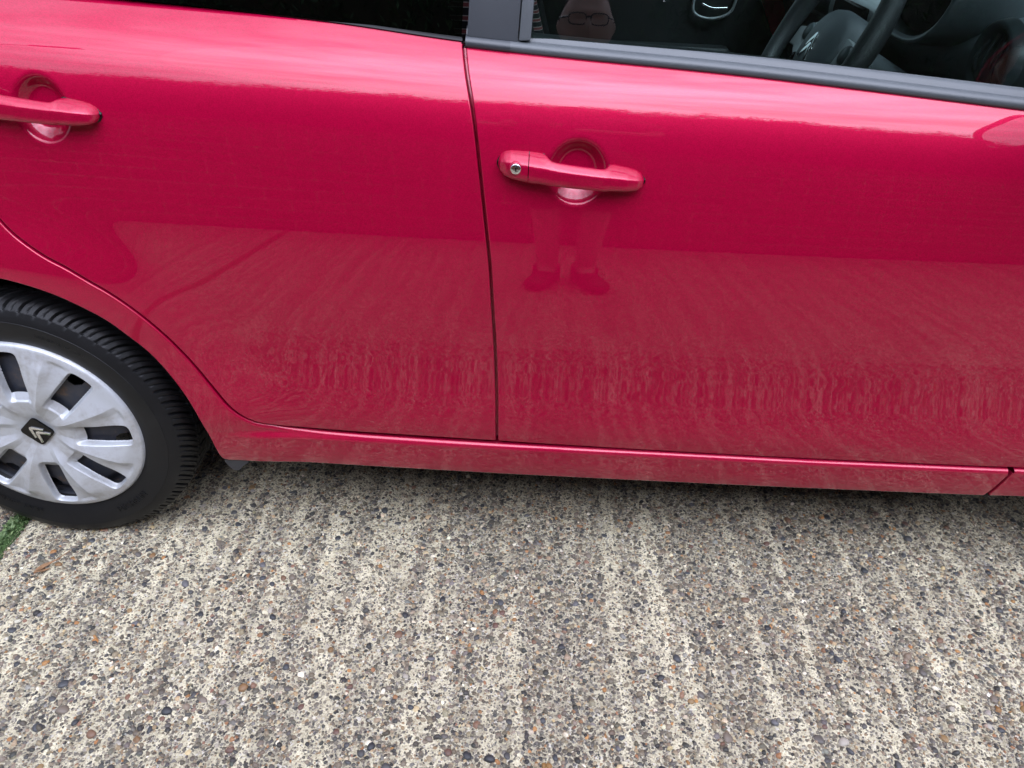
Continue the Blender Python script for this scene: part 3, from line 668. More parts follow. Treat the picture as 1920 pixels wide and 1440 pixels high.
# ---- door handles
HSEC = np.array([(0, -.85), (.30, -.97), (.62, -1.0), (.84, -.93), (.95, -.80), (1.0, -.60), (1.0, -.30), (1.0, 0.), (.995, .22), (.975, .34), (.93, .43), (.83, .55), (.62, .76), (.42, .92), (.28, .985), (.12, 1.0), (0, .97)])
def handle(parent, dx, dz, locked):
    def station(x, zc, ht, hb, yo, yi, n=28):
        # flat front face, broad top chamfer, rounded underside: (share of depth, share of height)
        q = HSEC; zz = np.where(q[:, 1] > 0, ht, hb)*q[:, 1]; yy = yi + (yo - yi)*q[:, 0]
        return np.stack([np.full(len(q), x), yy, zc + zz], -1)
    HT = ([.846, .849, .855, .864, .89, .908, .914, .921, .930, .96, .990, .998, 1.004, 1.012, 1.03, 1.044, 1.052, 1.056], [.002, .010, .0150, .0180, .0195, .0195, .0185, .0150, .0138, .0132, .0126, .0130, .0158, .0160, .0145, .0120, .008, .002])
    HB = ([.846, .849, .855, .866, .89, .93, 1.0, 1.03, 1.046, 1.053, 1.056], [.002, .010, .0155, .0185, .0198, .0182, .0166, .0152, .0125, .009, .002])
    YO = ([.846, .850, .858, .872, .90, .95, 1.0, 1.03, 1.046, 1.053, 1.056], [.004, .012, .0175, .0220, .0265, .0290, .0280, .0245, .0195, .0135, .005])
    def build(name, xa, xb, n=70):
        V = []
        for x in np.linspace(xa, xb, n):
            zc = .8190 - .075*(x - .89); p0 = float(base(np.array(x + dx), np.array(zc + dz)))
            yo = np.interp(x, *YO); mid = sst(.905, .925, x)*(1 - sst(.995, 1.010, x)); yi = (-.004)*(1 - mid) + .014*mid
            st = station(x + dx, zc + dz, np.interp(x, *HT), np.interp(x, *HB), p0 - yo, p0 - yi); V.append(st)
        V = np.array(V); o = sweep(name, V[:, 0], V, M['paint'], parent, closed=True, cap=True, angle=50); return o
    h = build('door_handle', .8465 if not locked else .8905, 1.0555)
    if locked:
        c = build('handle_cap', .8465, .8893, 34)
        zc = .8190 - .075*(.872 - .89) + dz; y0 = float(base(np.array(.872), np.array(zc))) - .0222
        for nm, rr, y, m in (('lock_ring', .0098, y0 - .0012, M['paint']), ('lock_barrel', .0078, y0 - .0022, M['chrome'])):
            pr = [(0, y), (rr*.82, y), (rr*.95, y + .0006), (rr, y + .002), (rr, y + .01)]
            Vv = lathe(pr, 28) + np.array([.872 + dx, 0, zc]); fast_mesh(nm, Vv.reshape(-1, 3), grid_faces(28, 5, wrap=True)[:, ::-1], 4, m, parent)
        box('key_slot', (.872 + dx, y0 - .0024, zc), (.0014, .001, .0075), M['gloss_black'], parent, bevel=0)
    # black seating gaskets at both ends
    for xa, xb in ((.8445, .912), (1.004, 1.0580)):
        V = []
        for x in np.linspace(xa, xb, 26):
            zc = .8190 - .075*(x - .89); g = .0012
            ht = np.interp(x, [q - g if i < 5 else q + g for i, q in enumerate(HT[0])], HT[1]) + g; hb = np.interp(x, [q - g if i < 5 else q + g for i, q in enumerate(HB[0])], HB[1]) + g
            p0 = float(base(np.array(x + dx), np.array(zc + dz))); V.append(station(x + dx, zc + dz - .0006, ht, hb, p0 - .0030, p0 + .006))
        V = np.array(V); sweep('handle_gasket', V[:, 0], V, M['gloss_black'], parent, closed=True, cap=True)
handle(front_door, 0, 0, True)
handle(rear_door, -.774, .053, False)

# ---- side windows
T18 = math.tan(math.radians(18))
def GY(x, z): return .088 + (z - .965)*(.255 + (T18 - .255)*sstep(.788, .797, x)) + .012*(np.asarray(x, float) - .95)**2
def glass_panel(name, B, T, L, R, mat, parent, nu=30, nv=24):
    XZ = coons(resample(B, nu), resample(T, nu), resample(L, nv), resample(R, nv)); X, Z = XZ[..., 0], XZ[..., 1]
    N = gradn(GY, X, Z); o = fast_mesh(name, np.stack([X, GY(X, Z), Z], -1).reshape(-1, 3), grid_faces(nu, nv), 4, mat, parent)
    o.data.normals_split_custom_set_from_vertices(N.reshape(-1, 3).tolist()); return o
xb = np.linspace(.872, 1.80, 30); fbt = np.stack([xb, BELT(xb) - .004], -1)
apil = resample(catmull([(1.80, .905), (1.66, 1.06), (1.48, 1.24), (1.26, 1.385)], 8), 40); apil[0] = fbt[-1]
glass_panel('window_glass', fbt, np.array([(.895, 1.385), (1.26, 1.385)]), np.array([fbt[0], (.895, 1.385)]), apil, M['glass'], front_door)
xr = np.linspace(.06, .787, 30); rbt = np.stack([xr, BELT(xr) + .002], -1)
glass_panel('window_glass', rbt, np.array([(.16, 1.37), (.800, 1.385)]), np.array([rbt[0], (.16, 1.37)]), np.array([rbt[-1], (.800, 1.385)]), M['privacy'], rear_door)
def strip_prism(name, poly, y_off, th, mat, parent, bevel=.002):
    """flat plate in the window plane: polygon (x,z) offset outward by y_off with thickness th"""
    bm = bmesh.new(); vs = [bm.verts.new((x, float(GY(x, z)) - y_off, z)) for x, z in poly]; f = bm.faces.new(vs)
    r = bmesh.ops.extrude_face_region(bm, geom=[f])
    for v in [g for g in r['geom'] if isinstance(g, bmesh.types.BMVert)]: v.co.y += th
    bmesh.ops.recalc_face_normals(bm, faces=bm.faces); return bm_obj(name, bm, mat, parent, bevel=bevel)
bz = lambda x, d=0: float(BELT(np.array(x))) + d
strip_prism('pillar_trim', [(.7955, bz(.795, .008)), (.866, bz(.866, .008)), (.884, 1.39), (.808, 1.39)], .010, .03, M['applique'], front_door)
strip_prism('window_channel', [(.8672, bz(.867, .010)), (.884, bz(.884, .012)), (.903, 1.39), (.8852, 1.39)], .013, .03, M['trim'], front_door, .003)
# belt rubber of the front door: two ribs over the paint edge
def belt_trim(name, xa, xb, mat, parent, grow=0.):
    xs = np.linspace(xa, xb, 60); V = []
    pr = [(.012, -.010), (.004, -.0065), (-.0035, -.004), (-.0062, .000), (-.0055, .0055), (-.001, .0098), (.005, .0112), (.0095, .0102), (.0110, .0118), (.0135, .0165), (.0185, .0198), (.0235, .0205), (.026, .012)]
    for x in xs:
        z0 = float(BELT(np.array(x))) - .002; y0 = float(base(np.array(x), np.array(z0)))
        V.append([(x, y0 + a - grow*(a < .008), z0 + b) for a, b in pr])
    V = np.array(V); return sweep(name, V[:, 0], V, mat, parent, cap=True, angle=60)
belt_trim('belt_seal', .8552, 1.82, M['trim'], front_door)
belt_trim('belt_seal_end', .7935, .8558, M['applique'], front_door, .0006)
def rear_seal():
    xs = np.linspace(.02, .7885, 60); pr = [(.010, -.004), (.003, .0005), (.0015, .0035), (.004, .0062), (.012, .0075), (.02, .004)]; V = []
    for x in xs:
        z0 = float(BELT(np.array(x))) - .002; y0 = float(base(np.array(x), np.array(z0))); V.append([(x, y0 + a, z0 + b) for a, b in pr])
    V = np.array(V); sweep('belt_seal', V[:, 0], V, M['gloss_black'], rear_door, cap=True, angle=60)
rear_seal()
strip_prism('window_frame', [(.12, 1.372), (.16, 1.366), (.885, 1.378), (1.27, 1.376), (1.30, 1.40), (.9, 1.42), (.10, 1.41)], .006, .04, M['black_plastic'], car)
strip_prism('corner_trim', [(1.62, bz(1.62, .004)), (1.82, bz(1.82, .004)), (1.64, 1.085)], .006, .012, M['black_plastic'], front_door)
strip_prism('rear_pillar', [(-.42, 1.02), (.055, bz(.055, .004)), (.155, 1.37), (.10, 1.41), (-.30, 1.39)], .004, .04, M['paint'], car)
strip_prism('front_pillar', [(1.82, .915), (1.94, .93), (1.34, 1.435), (1.26, 1.395)], .008, .05, M['paint'], car)
# ---- door mirror (just outside the frame, mirrored in the door)
def door_mirror():
    m = empty('door_mirror', (1.735, -.115, 1.035), front_door)
    n, k = 40, 22; V = []
    for i in range(n):
        a = 2*math.pi*i/n; cy, cz = math.copysign(abs(math.cos(a))**.7, math.cos(a)), math.copysign(abs(math.sin(a))**.75, math.sin(a))
        V.append([(-.035 + .115*math.sin(t*math.pi/2), .105*cy*math.cos(t*math.pi/2)**.55, .072*cz*math.cos(t*math.pi/2)**.55) for t in np.linspace(0, .999, k)])
    fast_mesh('mirror_housing', np.array(V).reshape(-1, 3), grid_faces(n, k, wrap=True), 4, M['paint'], m)
    pts = [(-.032, .098*math.copysign(abs(math.cos(a))**.7, math.cos(a)), .065*math.copysign(abs(math.sin(a))**.75, math.sin(a))) for a in np.linspace(0, 2*math.pi, 40, endpoint=False)]
    new_mesh('mirror_glass', pts, [tuple(range(40))], M['mirror'], m, smooth=False)
    ring = np.array([[(x - .003 + .004*c, y*(1.035 + .03*s), z*(1.05 + .04*s)) for c, s in ((1, 1), (-1, 1), (-1, -1), (1, -1))] for x, y, z in pts + pts[:1]])
    sweep('mirror_surround', ring[:, 0], ring, M['paint'], m, closed=True, angle=30)
    tube('mirror_arm', [(.01, .08, -.05), (.02, .15, -.09), (.03, .20, -.10)], [.028, .024, .03], M['black_plastic'], m)
M['mirror'] = (lambda t: (t.bsdf(Base_Color=(.9, .9, .92), Metallic=1., Roughness=.01), t.m)[-1])(NT('mirror_glass'))
door_mirror()

# ---- wheels
M['rubber'] = (lambda t: (t.bsdf(Roughness=.50, Specular_IOR_Level=.32), t.l(t.ramp(t.noise(14, 6, t.obj(), .7).outputs[0], [(.3, (.0035, .0038, .0045)), (.6, (.0055, .006, .007)), (.78, (.011, .011, .0115))]).outputs[0], t.b.inputs['Base Color']), t.bump(t.noise(500, 3, t.obj()).outputs[0], .2, .001), t.m)[-1])(NT('tyre_rubber'))
def m_hubcap():
    t = NT('silver_hubcap_paint'); b = t.bsdf(Metallic=.35, Roughness=.42, Coat_Weight=.15, Coat_Roughness=.25); o = t.obj()
    n = t.noise(16, 6, o, .7); n2 = t.noise(120, 3, o, .6)
    d = t.math('MULTIPLY', t.ramp(n.outputs[0], [(.44, 0.), (.68, 1.)]).outputs[0], t.ramp(n2.outputs[0], [(.3, .45), (.7, 1.)]).outputs[0])
    t.l(t.mix(d, lin(188, 192, 196), lin(152, 148, 142)), b.inputs['Base Color'])
    t.l(t.ramp(d, [(0, .40), (1, .60)]).outputs[0], b.inputs['Roughness']); return t.m
M['hubcap'] = m_hubcap()
M['steel_rim'] = (lambda t: (t.bsdf(Roughness=.5, Metallic=.2), t.l(t.ramp(t.noise(30, 5, t.obj(), .7).outputs[0], [(.35, lin(50, 55, 66)), (.55, lin(66, 66, 70)), (.72, lin(112, 86, 64))]).outputs[0], t.b.inputs['Base Color']), t.m)[-1])(NT('steel_rim'))
def tyre_mesh():
    N = 64; sub = 12; seg = N*sub
    prof = [(.183, .016), (.188, .005), (.193, .0005), (.203, -.004), (.218, -.008), (.234, -.0095), (.240, -.0098), (.2405, -.0088), (.252, -.0065), (.259, -.0025), (.2605, -.0020), (.2620, -.0002), (.267, .0042), (.272, .0095), (.2755, .0160), (.2778, .0225), (.2790, .0290), (.2797, .0355), (.2800, .0372), (.2745, .0382), (.2745, .0440), (.2802, .0450), (.2808, .060), (.2812, .068), (.2812, .0690), (.2752, .0700), (.2752, .0770), (.2812, .0780), (.2812, .095), (.2805, .103), (.2750, .104), (.2750, .110), (.2800, .111), (.2785, .125), (.274, .138), (.262, .150), (.235, .158), (.205, .156), (.186, .145)]
    pr = np.array(prof); an = np.linspace(0, 2*math.pi, seg, endpoint=False)
    rad = np.broadcast_to(pr[:, 0], (seg, len(pr))).copy(); y = np.broadcast_to(pr[:, 1], (seg, len(pr))).copy()
    # lateral grooves and sipes over shoulder and outer rib: mesh columns are sheared to run along them
    col = np.arange(seg) % sub
    sh = np.clip((y + .002)/.039, 0, 1)**1.35 * 1.15
    A2 = an[:, None] - sh*2*math.pi/N
    zone = (y > -.0022) & (y < .037) & (rad > .2590)
    dp = np.where((col == 0) | (col == 1), .0062, np.where(col == 7, .0030, 0.))[:, None]
    rad = rad - np.where(zone, dp*np.clip((y + .003)/.007, .2, 1), 0)
    zone2 = (y > .044) & (y < .069); rad = rad - np.where(zone2 & ((col == 0) | (col == 1))[:, None], .0045, 0.)
    V = np.stack([rad*np.cos(A2), y, rad*np.sin(A2)], -1)
    low = np.clip(-.2695 - V[..., 2], 0, None); V[..., 2] = np.maximum(V[..., 2], -.2692)
    bul = np.exp(-((V[..., 2] + .262)/.035)**2)*np.exp(-(V[..., 0]/.09)**2); V[..., 1] += np.where(y < .02, -.005, np.where(y > .12, .005, 0))*bul
    return V.reshape(-1, 3), grid_faces(seg, len(pr), wrap=True)[:, ::-1]
def hub_mesh():
    nr, na = 166, 1088
    rs = np.concatenate([np.linspace(.001, .055, 14, endpoint=False), np.linspace(.055, .180, 136, endpoint=False), np.linspace(.180, .196, 16)])
    bs = pchip([0, .022, .034, .05, .08, .12, .155, .172, .182, .1895, .196], [.0035, .0035, .006, .0105, .0155, .0170, .0140, .0110, .0085, .0055, -.006])
    an = np.linspace(0, 2*math.pi, na, endpoint=False); Rr, Aa = np.meshgrid(rs, an, indexing='ij')
    h = bs(Rr)
    dh = (np.degrees(Aa) - 1 + 22.5) % 45 - 22.5                      # from the centre of the nearest opening
    ds = 22.5 - np.abs(dh)                                            # from the middle of the nearest spoke
    k = np.round((np.degrees(Aa) - 1)/45).astype(int)
    win = sst(.030, .075, Rr)*(1 - sst(.150, .178, Rr))
    h = h + win*(.0085*np.clip(1 - ds/13.5, 0, 1) - .002)
    # one flank of each spoke is cut back to a second facet towards the rim
    h = h - .005*sst(.105, .165, Rr)*(1 - sst(.172, .182, Rr))*np.clip((dh - 6)/8, 0, 1)*np.clip((22 - dh)/5, 0, 1)
    hw = 10.6 + 1.6*np.clip((.12 - Rr)/.06, 0, 1)
    a = .0226 + .02*(Rr - .13) - np.abs(dh)*math.pi/180*Rr; b = Rr - .072; c = .1775 - Rr; kx = .0046
    d = -kx*np.log(np.exp(-a/kx) + np.exp(-b/kx) + np.exp(-c/kx))
    dep = .012*np.clip((Rr - .070)/.018, .12, 1)
    h = h - sst(-.0012, .0030, d)*dep
    V = np.stack([Rr*np.cos(Aa), -h, Rr*np.sin(Aa)], -1)
    i, j = np.meshgrid(np.arange(nr - 1), np.arange(na), indexing='ij'); j2 = (j+1) % na
    F = np.stack([i*na + j, i*na + j2, (i+1)*na + j2, (i+1)*na + j], -1).reshape(-1, 4)
    dm = d[:-1].ravel(); rm = Rr[:-1].ravel(); F = F[~((dm > .0032) & (rm > .088))]
    return V.reshape(-1, 3), F[:, ::-1]
def chevrons(name, mat, parent, M4, w=.033, t=.0018):
    """two stacked chevrons in the local XZ plane, apex towards +Z, facing -Y"""
    out = []
    for kq, zo in enumerate((.15, -.30)):
        s = 1.0 if kq == 0 else 1.12
        pts = [(-.50*s, -.30), (-.36*s, -.37), (0, .13), (.36*s, -.37), (.50*s, -.30), (.12*s, .30), (0, .36), (-.12*s, .30)]
        bm = bmesh.new(); vs = [bm.verts.new((x*w, 0, (z + zo)*w)) for x, z in pts]; f = bm.faces.new(vs); r = bmesh.ops.extrude_face_region(bm, geom=[f])
        for v in [g for g in r['geom'] if isinstance(g, bmesh.types.BMVert)]: v.co.y -= t
        bmesh.ops.recalc_face_normals(bm, faces=bm.faces); bmesh.ops.transform(bm, matrix=M4, verts=bm.verts)
        out.append(bm_obj(name, bm, mat, parent, bevel=.0005))
    return out
def arc_text(txt, r, a0, y, size, mat, parent, flip=False):
    cu = bpy.data.curves.new('t', 'FONT'); cu.body = txt; cu.size = size; cu.extrude = .0006; cu.align_x = 'CENTER'
    o = bpy.data.objects.new('t', cu); COL.objects.link(o); me = bpy.data.meshes.new_from_object(o.evaluated_get(bpy.context.evaluated_depsgraph_get())); COL.objects.unlink(o); bpy.data.objects.remove(o)
    for v in me.vertices:
        x, h, e = v.co; s = -1 if not flip else 1
        rr = r + h*(-s if flip else 1) if not flip else r - h
        a = math.radians(a0) + (s*x)/r
        v.co = (rr*math.cos(a), y - e - .0004, rr*math.sin(a))
    me.materials.append(mat); ob = bpy.data.objects.new('sidewall_lettering', me); link(ob, parent); return ob
TV, TF = tyre_mesh(); HV, HF = hub_mesh()
def disc_mesh():
    rs = np.linspace(.02, .186, 60); an = np.linspace(0, 2*math.pi, 360, endpoint=False); Rr, Aa = np.meshgrid(rs, an, indexing='ij')
    y = pchip([.02, .05, .09, .12, .15, .172, .186], [.012, .012, .006, .008, .012, .024, .018])(Rr)
    V = np.stack([Rr*np.cos(Aa), y, Rr*np.sin(Aa)], -1).reshape(-1, 3); i, j = np.meshgrid(np.arange(59), np.arange(360), indexing='ij'); j2 = (j+1) % 360
    F = np.stack([i*360 + j, i*360 + j2, (i+1)*360 + j2, (i+1)*360 + j], -1).reshape(-1, 4); c = V[F].mean(1); ok = np.ones(len(F), bool)
    for k in range(12):
        a = math.radians(30*k + 20); ok &= np.hypot(c[:, 0] - .152*math.cos(a), c[:, 2] - .152*math.sin(a)) > .0165
    return V, F[ok][:, ::-1]
DV, DF = disc_mesh()
def wheel(loc, side):
    w = empty('wheel', loc, car)
    if side > 0: w.scale = (1, -1, 1)
    t = fast_mesh('tyre', TV, TF, 4, M['rubber'], w); t.data.set_sharp_from_angle(angle=math.radians(40))
    h = fast_mesh('hubcap', HV, HF, 4, M['hubcap'], w); h.data.set_sharp_from_angle(angle=math.radians(50))
    fast_mesh('steel_disc', DV, DF, 4, M['steel_rim'], w)
    br = lathe([(.1865, .002), (.188, .012), (.182, .020), (.176, .05), (.172, .10), (.180, .14), (.186, .148)], 72); fast_mesh('rim_barrel', br.reshape(-1, 3), grid_faces(72, 7, wrap=True), 4, M['steel_rim'], w)
    dr = lathe([(0, .062), (.08, .062), (.105, .068), (.112, .085), (.112, .13), (0, .13)], 48); fast_mesh('brake_drum', dr.reshape(-1, 3), grid_faces(48, 6, wrap=True)[:, ::-1], 4, M['underbody'], w)
    # badge: rounded black square on its corner with two silver chevrons
    bm = bmesh.new(); hs, rc = .0235, .0075; ring = []
    for q in range(4):
        for t_ in np.linspace(0, math.pi/2, 6): a_ = q*math.pi/2 + t_; ring.append((math.copysign(hs - rc, math.cos(q*math.pi/2 + math.pi/4)) + rc*math.cos(a_), math.copysign(hs - rc, math.sin(q*math.pi/2 + math.pi/4)) + rc*math.sin(a_)))
    R45 = math.cos(math.pi/4); vs = [bm.verts.new((R45*(x - z), -.0045, R45*(x + z))) for x, z in ring]; fc = bm.faces.new(vs); e = bmesh.ops.extrude_face_region(bm, geom=[fc])
    for v in [g for g in e['geom'] if isinstance(g, bmesh.types.BMVert)]: v.co.y -= .004
    bmesh.ops.recalc_face_normals(bm, faces=bm.faces)
    bm_obj('badge', bm, M['gloss_black'], w)
    for o in chevrons('badge_chevron', M['chrome'], w, Matrix.Translation((.0, -.0085, .0)) @ Matrix.Rotation(math.radians(-45), 4, 'Y'), .0310, .0016): pass
    arc_text('ENERGY  SAVER', .222, -118, -.0082, .014, M['rubber'], w, flip=True)
    arc_text('MICHELIN', .226, -52, -.0086, .020, M['rubber'], w, flip=True)
    arc_text('165/65 R 14  79T', .222, 62, -.0082, .012, M['rubber'], w)
    return w
w0 = wheel((0, .016, .2705), 0)
for wx, wy, ws in ((2.34, .016, 1), (0, CARW - .016, -1), (2.34, CARW - .016, -1)):     # further wheels share the first one's meshes
    w = empty('wheel', (wx, wy, .2705), car); w.scale = (1, ws, 1)
    for ch in list(w0.children):
        c = ch.copy(); link(c, w)
# ---- wheel housings, floor pan
def housings():
    for x in (0, 2.34):
        for y0, y1 in ((.030, .34), (CARW - .34, CARW - .030)):
            a = np.linspace(-.10, math.pi + .10, 40); V = []
            for y in (y0, (y0 + y1)/2, y1): V += [(x + .350*math.cos(t), y, .27 + .350*math.sin(t)) for t in a]
            fast_mesh('wheel_housing', V, grid_faces(3, 40), 4, M['underbody'], car)
    for xa, xb in ((.36, 1.98), (-.35, -.45), (2.70, 2.85)):
        box('floor_pan', ((xa + xb)/2, CARW/2, .235), (abs(xb - xa), CARW - .13, .03), M['underbody'], car, bevel=0)
    box('rear_axle', (0, CARW/2, .26), (.09, CARW - .5, .09), M['underbody'], car, bevel=.02)
    box('floor_pan', (0, CARW/2, .40), (.72, .88, .02), M['underbody'], car, bevel=0); box('floor_pan', (2.34, CARW/2, .40), (.72, .88, .02), M['underbody'], car, bevel=0)
housings()
# ---- upper body: roof, screens, bonnet, tailgate, bumpers
def surf(name, secs, mat, parent, nu=26, flip=False):
    """loft through cross sections, each a list of (x,y,z) control points across the car"""
    V = np.array([resample(catmull(s, 8), nu) for s in secs]); V = np.stack([np.stack([catmull(V[:, k], 6)[:, c] for k in range(nu)], 1) for c in range(3)], -1)
    F = grid_faces(V.shape[0], nu); return fast_mesh(name, V.reshape(-1, 3), F[:, ::-1] if flip else F, 4, mat, parent)
W = CARW
def cross(x, y0, z0, zc, dx=0): return [(x, y0, z0), (x + dx*.6, y0 + .10, z0 + (zc - z0)*.6), (x + dx, W/2, zc), (x + dx*.6, W - y0 - .10, z0 + (zc - z0)*.6), (x, W - y0, z0)]
surf('roof', [cross(-.34, .215, 1.385, 1.425), cross(.1, .215, 1.405, 1.455), cross(.7, .213, 1.412, 1.462), cross(1.28, .215, 1.395, 1.445, .05)], M['paint'], car)
M['headliner'] = m_simple('headliner', lin(150, 150, 146), .9)
surf('headliner', [cross(-.30, .23, 1.36, 1.39), cross(.1, .23, 1.38, 1.42), cross(.7, .23, 1.385, 1.43), cross(1.24, .23, 1.37, 1.41, .04)], M['headliner'], car, flip=True)
surf('windscreen', [cross(1.285, .225, 1.392, 1.442, .05), cross(1.52, .18, 1.25, 1.30, .07), cross(1.95, .10, .935, .99, .12)], M['screen'], car)
surf('bonnet', [cross(1.93, .10, .920, .975, .13), cross(2.30, .075, .872, .94, .10), cross(2.62, .09, .83, .87, .12), cross(2.80, .14, .74, .76, .10)], M['paint'], car)
surf('front_bumper', [cross(2.80, .085, .82, .80, .08), cross(2.83, .075, .62, .64, .13), cross(2.82, .075, .40, .40, .15), cross(2.78, .09, .20, .20, .12)], M['paint'], car)
surf('rear_screen', [cross(-.34, .22, 1.38, 1.42, -.04), cross(-.42, .16, 1.15, 1.18, -.06), cross(-.455, .13, 1.02, 1.03, -.06)], M['privacy'], car, flip=True)
surf('tailgate', [cross(-.455, .10, 1.02, 1.03, -.06), cross(-.47, .085, .75, .75, -.06), cross(-.47, .08, .36, .36, -.05), cross(-.44, .10, .22, .22, -.05)], M['paint'], car, flip=True)
# ---- far side: mirror copies of the near side
def mirror_copy(o, parent):
    c = o.copy(); link(c, parent); c.scale = (o.scale[0], -o.scale[1], o.scale[2]); c.location = (o.location[0], CARW - o.location[1], o.location[2]); return c
def far_side():
    for src in (rear_door, front_door):
        e = empty(src.name.split('.')[0], (0, 0, 0), car)
        for ch in list(src.children):
            if ch.type == 'MESH': mirror_copy(ch, e)
    for ch in list(car.children):
        if ch.type == 'MESH' and ch.name.split('.')[0] in ('body_side', 'rear_quarter', 'front_wing', 'front_wing_tongue', 'door_jamb', 'window_frame', 'rear_pillar', 'front_pillar'): mirror_copy(ch, car)
far_side()

# ================================================================ cabin
def dash():
    d = empty('dashboard', (0, 0, 0), car)
    ys = np.linspace(.115, CARW - .115, 40); V = []
    for y in ys:
        e = min(y - .115, CARW - .115 - y); k = float(sst(0, .09, np.array(e))); b = .012*math.sin(y*3.2)
        prof = [(2.02, .955), (1.86, .972 + .01*k), (1.72, .985 + .012*k), (1.64 - .012*k, .975 + .012*k), (1.598 - .018*k, .940), (1.60 - .012*k, .90), (1.635, .855), (1.66, .80), (1.67, .68), (1.70, .52), (1.80, .45)]
        V.append([(x + b, y, z) for x, z in resample(catmull(prof, 5), 34)])
    V = np.array(V); fast_mesh('dash_body', V.reshape(-1, 3), grid_faces(40, 34)[:, ::-1], 4, M['dash'], d)
    # instrument binnacle on the column
    n, k = 36, 14; Vb = []
    for i in range(n):
        a = 2*math.pi*i/n; cy, cz = math.cos(a), math.sin(a); cy = math.copysign(abs(cy)**.75, cy); cz = math.copysign(abs(cz)**.8, cz)
        Vb.append([(1.545 + .16*t + .02*cz*(1 - t), .42 + .125*cy*s, 1.010 + (.062 if cz > 0 else .075)*cz*s) for t, s in ((.05, .84), (.02, .90), (.0, .96), (.03, 1.0), (.2, 1.02), (.45, 1.0), (.7, .94), (.9, .82), (1.0, .7))])
    Vb = np.array(Vb); fast_mesh('binnacle', Vb.reshape(-1, 3), grid_faces(n, 9, wrap=True)[:, ::-1], 4, M['dash_mid'], d)
    new_mesh('gauge_face', [(1.552, .42 + .105*math.cos(a), 1.008 + .055*math.sin(a)) for a in np.linspace(0, 2*math.pi, 40, endpoint=False)], [tuple(range(40))], M['gloss_black'], d, smooth=False)
    # pale passenger-side fascia and centre console frame
    for nm, y0, y1, z0, z1, x0 in (('fascia_insert', .98, 1.40, .865, .955, 1.588), ('centre_panel', .66, .93, .60, .955, 1.585)):
        xs = [x0 - .006, x0 + .004, x0 + .035] if nm == 'fascia_insert' else [x0 - .010, x0 + .02, x0 + .05]
        P3 = [(xs[0], z1 - .02), (xs[1], (z0 + z1)/2), (xs[2], z0)]; q = resample(catmull([(xs[0] + .02, z1 + .008)] + P3, 6), 14)
        Vv = np.array([[(x + .012*math.sin(y*3.2), y, z) for x, z in q] for y in np.linspace(y0, y1, 12)])
        o = fast_mesh(nm, Vv.reshape(-1, 3), grid_faces(12, 14)[:, ::-1], 4, M['dash_light'], d); s = o.modifiers.new('t', 'SOLIDIFY'); s.thickness = .006; s.offset = 0
    box('centre_screen', (1.577, .80, .90), (.012, .19, .085), M['gloss_black'], d, bevel=.005)
    # round air vents
    for y in (.205, CARW - .205):
        v = lathe([(.030, .012), (.046, .0), (.054, -.010), (.060, -.006), (.064, .010)], 36); v = np.stack([1.592 + v[..., 1], y + v[..., 0], .945 + v[..., 2]], -1)
        fast_mesh('vent_ring', v.reshape(-1, 3), grid_faces(36, 5, wrap=True), 4, M['dash_mid'], d)
        for kx in range(-2, 3):
            h = math.sqrt(.046**2 - (kx*.017)**2); tube('vent_fin', [(1.598, y + kx*.017, .945 - h), (1.590 - .004*abs(kx), y + kx*.017, .945), (1.598, y + kx*.017, .945 + h)], .0028, M['dash_mid'], d, seg=6, per=5)
    return d
M['dash_mid'] = m_simple('grey_cabin_plastic', lin(66, 73, 76), .34, var=.06, bump=.1, bscale=500)
dash()
